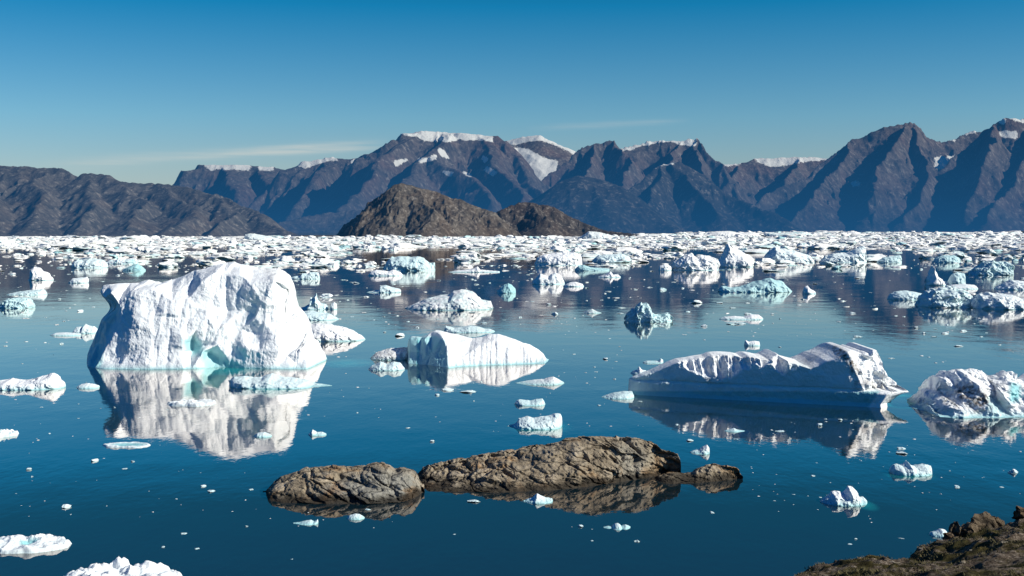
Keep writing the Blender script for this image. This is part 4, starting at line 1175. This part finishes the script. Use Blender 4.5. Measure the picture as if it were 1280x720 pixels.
# loose stones and grass on the slope
gv, gf = [], []
cnt = 0
while cnt < 9000:
    y = rng.uniform(36, 62)
    x = rng.uniform(0.20, 0.46) * y
    ye = float(np.interp(x, ex, ey))
    if y > ye - 0.1:
        continue
    gv.append((x, y))
    cnt += 1
GX = np.array(gv)
dens = fbm(GX[:, 0] / 2.0, GX[:, 1] / 2.0, GX[:, 0] * 0 + 6.6, 4)
GX = GX[dens > 0.02]
gz = hill_z(GX[:, 0], GX[:, 1])
n = len(GX)
BV, BF = [], []
for b in range(5):
    a = NR.uniform(0, 6.28, n)
    h = NR.uniform(0.03, 0.09, n)
    w = NR.uniform(0.012, 0.03, n)
    lean = NR.uniform(0.02, 0.12, n)
    bx, by = GX[:, 0] + NR.normal(0, 0.08, n), GX[:, 1] + NR.normal(0, 0.08, n)
    ca, sa = np.cos(a), np.sin(a)
    p0 = np.stack([bx - sa * w, by + ca * w, gz - 0.03], 1)
    p1 = np.stack([bx + sa * w, by - ca * w, gz - 0.03], 1)
    p2 = np.stack([bx + ca * lean, by + sa * lean, gz + h], 1)
    k = len(BV) * 0
    base_i = sum(len(q) for q in BV)
    BV.append(np.concatenate([p0, p1, p2]))
    BF.append(np.stack([np.arange(n), np.arange(n) + n, np.arange(n) + 2 * n], 1) + base_i)
me = mesh_from('grass', np.concatenate(BV), np.concatenate(BF), M_GRASS, False)
link('grass', me, 'short dry grass and moss on the hillside', 'grass', kind='stuff')
SX = []
while len(SX) < 40:
    y = rng.uniform(44, 61)
    x = rng.uniform(0.25, 0.43) * y
    if y < float(np.interp(x, ex, ey)) - 0.3:
        SX.append((x, y))
st_me = []
for k in range(6):
    V, F = chunk(300 + k, ICO3, 10, 0.1)
    V[:, 2] = (V[:, 2] - V[:, 2].min()) / (V[:, 2].max() - V[:, 2].min()) * 0.55 - 0.15
    st_me.append(mesh_from('stone', V, F, M_ROCK, True, {'grey': np.ones(len(V)) * 0.5}))
for k, (x, y) in enumerate(SX):
    s = rng.choice([0.12, 0.16, 0.2, 0.25, 0.3, 0.35])
    o = link('stone', st_me[k % 6], 'loose grey stone lying on the mossy hillside', 'stone', 'loose stones on the hillside',
             loc=(x, y, float(hill_z(np.array([[x]]), np.array([[y]]))[0, 0]) - 0.05))
    o.scale = (s, s * rng.uniform(0.7, 1), s * rng.uniform(0.6, 1))
    o.rotation_euler = (0, 0, rng.uniform(0, 6.28))

# ------------------------------------------------------------------ pack ice, floes and chips
def unit_chunk(seed, sub, spiky):
    V, F = chunk(seed, sub, rng.randint(7, 13), 0.10 + 0.06 * spiky)
    z = V[:, 2]
    z = (z - z.min()) / (z.max() - z.min())
    V[:, 2] = z * 1.35 - 0.35
    if spiky:
        V[:, 2] = np.where(V[:, 2] > 0, V[:, 2] ** 1.5, V[:, 2])
    keep = V[F][:, :, 2].max(axis=1) > -0.12
    F = F[keep]
    used = np.unique(F)
    rm = np.full(len(V), -1)
    rm[used] = np.arange(len(used))
    return V[used], rm[F]


protos = [unit_chunk(500 + k, ICO3, k % 3 == 0) for k in range(14)]
protos_lo = [unit_chunk(700 + k, ICO2, k % 3 == 0) for k in range(14)]
zero = lambda V: {'teal': np.zeros(len(V)), 'dirt': np.zeros(len(V)), 'wet': np.ones(len(V)) * 0.6}
pm_far = [mesh_from('ice_floe', V, F, M_ICE_FAR, True, zero(V)) for V, F in protos]
pm_near = [mesh_from('ice_chip', V, F, M_ICE_SMALL, True, zero(V)) for V, F in protos]


def pack_density(px, py):
    n = perlin(np.array(px / 70.0), np.array(py / 7.0), np.array(0.5)) * 1.0 + perlin(np.array(px / 23.0), np.array(py / 3.5), np.array(3.5)) * 0.6
    edge = np.interp(px, [0, 100, 180, 300, 430, 520, 640, 760, 860, 960, 1080, 1180, 1280], [322, 322, 324, 330, 330, 326, 322, 320, 326, 330, 326, 326, 328])
    core = np.clip((311.0 - py) / 5.0, 0, 1)
    d = np.clip((edge + 14 - py) / 32.0, 0, 1) ** 1.3
    return float(np.clip(core * (1.0 + 0.4 * n) + d * np.clip(0.42 + n * 1.5, 0, 1), 0, 1))


cands = []
tries = 0
prng = random.Random(21)
while len(cands) < 8500 and tries < 110000:
    tries += 1
    px = prng.uniform(-60, 1340)
    py = 290.5 + 56 * prng.random() ** 1.8
    shore = 297.0 if px < 740 else (293.2 if px < 850 else 291.0)
    if py < shore:
        continue
    if prng.random() > pack_density(px, py):
        continue
    Y = float(water_y(px, py))
    near = (py - 290) / 50.0
    wpx = min(44, prng.lognormvariate(math.log(4.0 + 8 * near), 0.65))
    hr = prng.choice([0.06, 0.08, 0.11, 0.16, 0.3])
    hpx = min(wpx * hr + 0.3, 2.6 + 9.5 * near)
    cands.append((wpx * hpx, px, py, Y, wpx, hpx))
cands.sort(reverse=True)


def band_label(px, py):
    if py < 303:
        d = 'far'
    elif py < 316:
        d = 'mid'
    else:
        d = 'near'
    sec = 'left' if px < 430 else ('middle' if px < 850 else 'right')
    lab = {('far', 'left'): 'distant white ice block in the crowded pack below the long grey hill',
           ('far', 'middle'): 'distant white ice block in the crowded pack below the brown hills',
           ('far', 'right'): 'distant white ice block in the crowded pack below the right massif',
           ('mid', 'left'): 'white ice block halfway across the pack on the left side',
           ('mid', 'middle'): 'white ice block halfway across the pack in the centre',
           ('mid', 'right'): 'white ice block halfway across the pack on the right side',
           ('near', 'left'): 'white ice block along the near edge of the left pack ice',
           ('near', 'middle'): 'white ice block along the near edge of the central pack ice',
           ('near', 'right'): 'white ice block along the near edge of the right pack ice'}[(d, sec)]
    return lab, 'pack ice blocks, %s %s' % (d, sec)


floe_named = sum(1 for o in COL.objects if o.name.startswith('ice_floe'))
NB = 300
for k, (a, px, py, Y, wpx, hpx) in enumerate(cands[:NB]):
    lab, grp = band_label(px, py)
    x = float(at(px, py, Y)[0])
    w, h = wpx * Y / FPX, hpx * Y / FPX
    o = link('ice_block', pm_far[k % 14], lab, 'ice block', grp, loc=(x, Y, 0))
    o.scale = (w, w * prng.uniform(0.6, 1.1), h)
    o.rotation_euler = (0, 0, prng.choice([0, math.pi]) + prng.uniform(-0.5, 0.5))
BV, BF, BT, off = [], [], [], 0
for k, (a, px, py, Y, wpx, hpx) in enumerate(cands[NB:]):
    x = float(at(px, py, Y)[0])
    w, h = wpx * Y / FPX, hpx * Y / FPX
    V, F = protos_lo[k % 14]
    ang = prng.uniform(0, 6.28)
    c, s = math.cos(ang), math.sin(ang)
    U = np.stack([V[:, 0] * c - V[:, 1] * s, V[:, 0] * s + V[:, 1] * c, V[:, 2]], 1) * np.array([w, w * 0.85, h]) + np.array([x, Y, 0])
    BV.append(U)
    BF.append(F + off)
    BT.append(np.full(len(V), 0.7 * prng.random() if prng.random() < 0.16 else 0.0))
    off += len(V)
for k in range(4600):
    px = prng.uniform(-60, 1340)
    shore = 296.0 if px < 740 else (292.5 if px < 850 else 290.6)
    py = shore + 24 * prng.random() ** 1.5
    if py > 306 and prng.random() > pack_density(px, py):
        continue
    Y = float(water_y(px, py))
    x = float(at(px, py, Y)[0])
    w = prng.uniform(6, 26) * Y / FPX
    V, F = protos_lo[k % 14]
    ang = prng.uniform(0, 6.28)
    c, s = math.cos(ang), math.sin(ang)
    BV.append(np.stack([V[:, 0] * c - V[:, 1] * s, V[:, 0] * s + V[:, 1] * c, V[:, 2]], 1) * np.array([w, w * 1.1, w * prng.uniform(0.015, 0.05)]) + np.array([x, Y, 0]))
    BF.append(F + off)
    BT.append(np.zeros(len(V)))
    off += len(V)
BTv = np.concatenate(BT)
me = mesh_from('brash_ice', np.concatenate(BV), np.concatenate(BF), M_ICE_FAR, True, {'teal': BTv, 'dirt': BTv * 0})
link('brash_ice', me, 'dense band of small broken ice across the far fjord', 'brash ice', kind='stuff')

# small chips on the open water
fixed = [(52, 509, 6), (98, 523, 5), (36, 587, 9), (40, 596, 4), (118, 576, 10), (83, 634, 14), (254, 608, 8), (264, 614, 12), (230, 667, 10), (246, 686, 9), (204, 684, 5), (156, 586, 8), (166, 577, 6), (314, 612, 7),
         (308, 658, 5), (510, 535, 6), (540, 552, 8), (568, 604, 5), (585, 490, 26), (560, 488, 18), (546, 494, 8), (592, 627, 20), (460, 637, 10), (365, 699, 4), (568, 668, 4), (726, 658, 8), (796, 677, 7), (740, 676, 4),
         (890, 641, 6), (1062, 680, 7), (1070, 674, 5), (1016, 595, 7), (968, 626, 4), (992, 618, 5), (1010, 620, 3), (1127, 567, 16), (1127, 561, 14), (1267, 591, 18), (1196, 609, 8), (1252, 609, 6), (1127, 673, 7),
         (920, 549, 8), (1050, 525, 8), (975, 539, 14), (1024, 532, 12), (1032, 524, 5), (862, 551, 12), (846, 531, 5), (1110, 502, 10), (800, 502, 8), (768, 474, 5), (743, 459, 6), (757, 449, 8), (770, 452, 5), (745, 465, 6),
         (1086, 437, 12), (1072, 421, 14), (1180, 417, 12), (1167, 421, 10), (1114, 448, 10), (1198, 433, 14), (1120, 395, 5), (1130, 396, 5), (1065, 392, 12), (1205, 414, 12), (1155, 417, 7), (1145, 410, 8), (975, 434, 5), (1025, 451, 4),
         (920, 405, 30), (935, 393, 14), (880, 408, 10), (900, 379, 12), (915, 385, 12), (871, 379, 16), (860, 390, 8), (776, 385, 14), (775, 392, 12), (828, 405, 12), (694, 393, 12), (686, 381, 8), (665, 377, 8),
         (688, 401, 8), (650, 397, 6), (630, 400, 6), (605, 404, 10), (590, 391, 10), (552, 387, 10), (500, 420, 14), (510, 402, 5), (522, 410, 7), (480, 396, 5), (440, 396, 7), (425, 377, 6), (408, 372, 20), (440, 353, 8), (446, 354, 12),
         (429, 350, 8), (398, 356, 6), (405, 337, 8), (372, 356, 5), (380, 335, 6), (100, 389, 8), (130, 407, 4), (117, 384, 6), (112, 373, 5), (84, 363, 4), (68, 352, 4), (16, 343, 8), (4, 341, 4), (57, 397, 4), (77, 430, 6),
         (110, 410, 14), (80, 386, 3), (128, 352, 6), (86, 343, 6), (98, 505, 3), (62, 542, 3), (20, 617, 3)]
chips = [(px, py, w) for px, py, w in fixed]
crng = random.Random(5)
while len(chips) < 300:
    px = crng.uniform(-5, 1285)
    py = 330 + 290 * crng.random() ** 2.6
    if 105 < px < 415 and 345 < py < 470:
        continue
    if 505 < px < 690 and 410 < py < 462:
        continue
    if 780 < px < 1122 and 425 < py < 515:
        continue
    if px > 1130 and 460 < py < 523:
        continue
    if 325 < px < 930 and 540 < py < 640:
        continue
    w = crng.uniform(1.8, 6.0) * (1.0 if py < 430 else 0.6)
    if crng.random() < 0.12:
        w *= 2
    chips.append((px, py, w))


def chip_label(px, py):
    if py < 385:
        if px < 430:
            return 'small ice chip adrift in the left channel near the pack ice', 'ice chips in the upper left channel'
        if px < 860:
            return 'small ice chip adrift on the mountain reflections, centre channel', 'ice chips in the upper centre channel'
        return 'small ice chip adrift in the right channel near the pack ice', 'ice chips in the upper right channel'
    if py < 470:
        if px < 120:
            return 'small ice chip on open water left of the great iceberg', 'ice chips left of the great iceberg'
        if px < 700:
            return 'small ice chip around the whale-backed iceberg', 'ice chips around the whale-backed iceberg'
        if px < 1000:
            return 'small ice chip on grey-green water behind the long iceberg', 'ice chips behind the long iceberg'
        return 'small ice chip on grey-green water below the right-hand cluster', 'ice chips below the right cluster'
    if px < 125:
        return 'tiny ice chip on dark water at the lower left', 'ice chips at the lower left'
    if px < 420:
        return 'tiny ice chip in or below the reflection of the great iceberg', 'ice chips by the great reflection'
    if px < 780:
        return 'tiny ice chip on dark water around the brown rocks', 'ice chips around the rocks'
    return 'tiny ice chip on dark water before the long iceberg at right', 'ice chips at the lower right'


for k, (px, py, wpx) in enumerate(chips):
    Y = float(water_y(px, py))
    x = float(at(px, py, Y)[0])
    w = 0.85 * wpx * Y / FPX
    h = w * crng.choice([0.08, 0.12, 0.18, 0.3])
    lab, grp = chip_label(px, py)
    o = link('ice_chip', pm_near[k % 14], lab, 'ice chip', grp, loc=(x, Y, 0))
    o.scale = (w, w * crng.uniform(0.6, 1.4), h)
    o.rotation_euler = (0, 0, crng.choice([0, math.pi]) + crng.uniform(-0.5, 0.5))

# crumbs too small and too many to count, drifting in loose trails over the open water
BV, BF, off = [], [], 0
k = 0
while k < 900:
    px = crng.uniform(-20, 1300)
    py = 332 + 330 * crng.random() ** 3.0
    if (105 < px < 415 and 345 < py < 470) or (505 < px < 690 and 410 < py < 462) or (780 < px < 1125 and 425 < py < 516) or (px > 1130 and 455 < py < 524) or (325 < px < 935 and 540 < py < 640):
        continue
    nz = float(perlin(np.array(px / 60.0), np.array(py / 9.0), np.array(9.5)))
    if nz < crng.uniform(-0.5, 0.6):
        continue
    Y = float(water_y(px, py))
    x = float(at(px, py, Y)[0])
    w = crng.choice([1.2, 1.6, 2.0, 2.6, 3.2, 4.0, 5.5, 8.0 if py < 400 else 3.0]) * (1.0 if py < 450 else 0.65) * Y / FPX
    V, F = protos_lo[k % 14]
    ang = crng.uniform(0, 6.28)
    c, s_ = math.cos(ang), math.sin(ang)
    BV.append(np.stack([V[:, 0] * c - V[:, 1] * s_, V[:, 0] * s_ + V[:, 1] * c, V[:, 2]], 1) * np.array([w, w * 1.2, w * crng.uniform(0.05, 0.2)]) + np.array([x, Y, 0]))
    BF.append(F + off)
    off += len(V)
    k += 1
n = off
me = mesh_from('ice_crumbs', np.concatenate(BV), np.concatenate(BF), M_ICE_FAR, True, {'teal': np.zeros(n), 'dirt': np.zeros(n)})
link('ice_crumbs', me, 'tiny ice crumbs scattered over the open fjord water', 'ice crumbs', kind='stuff')
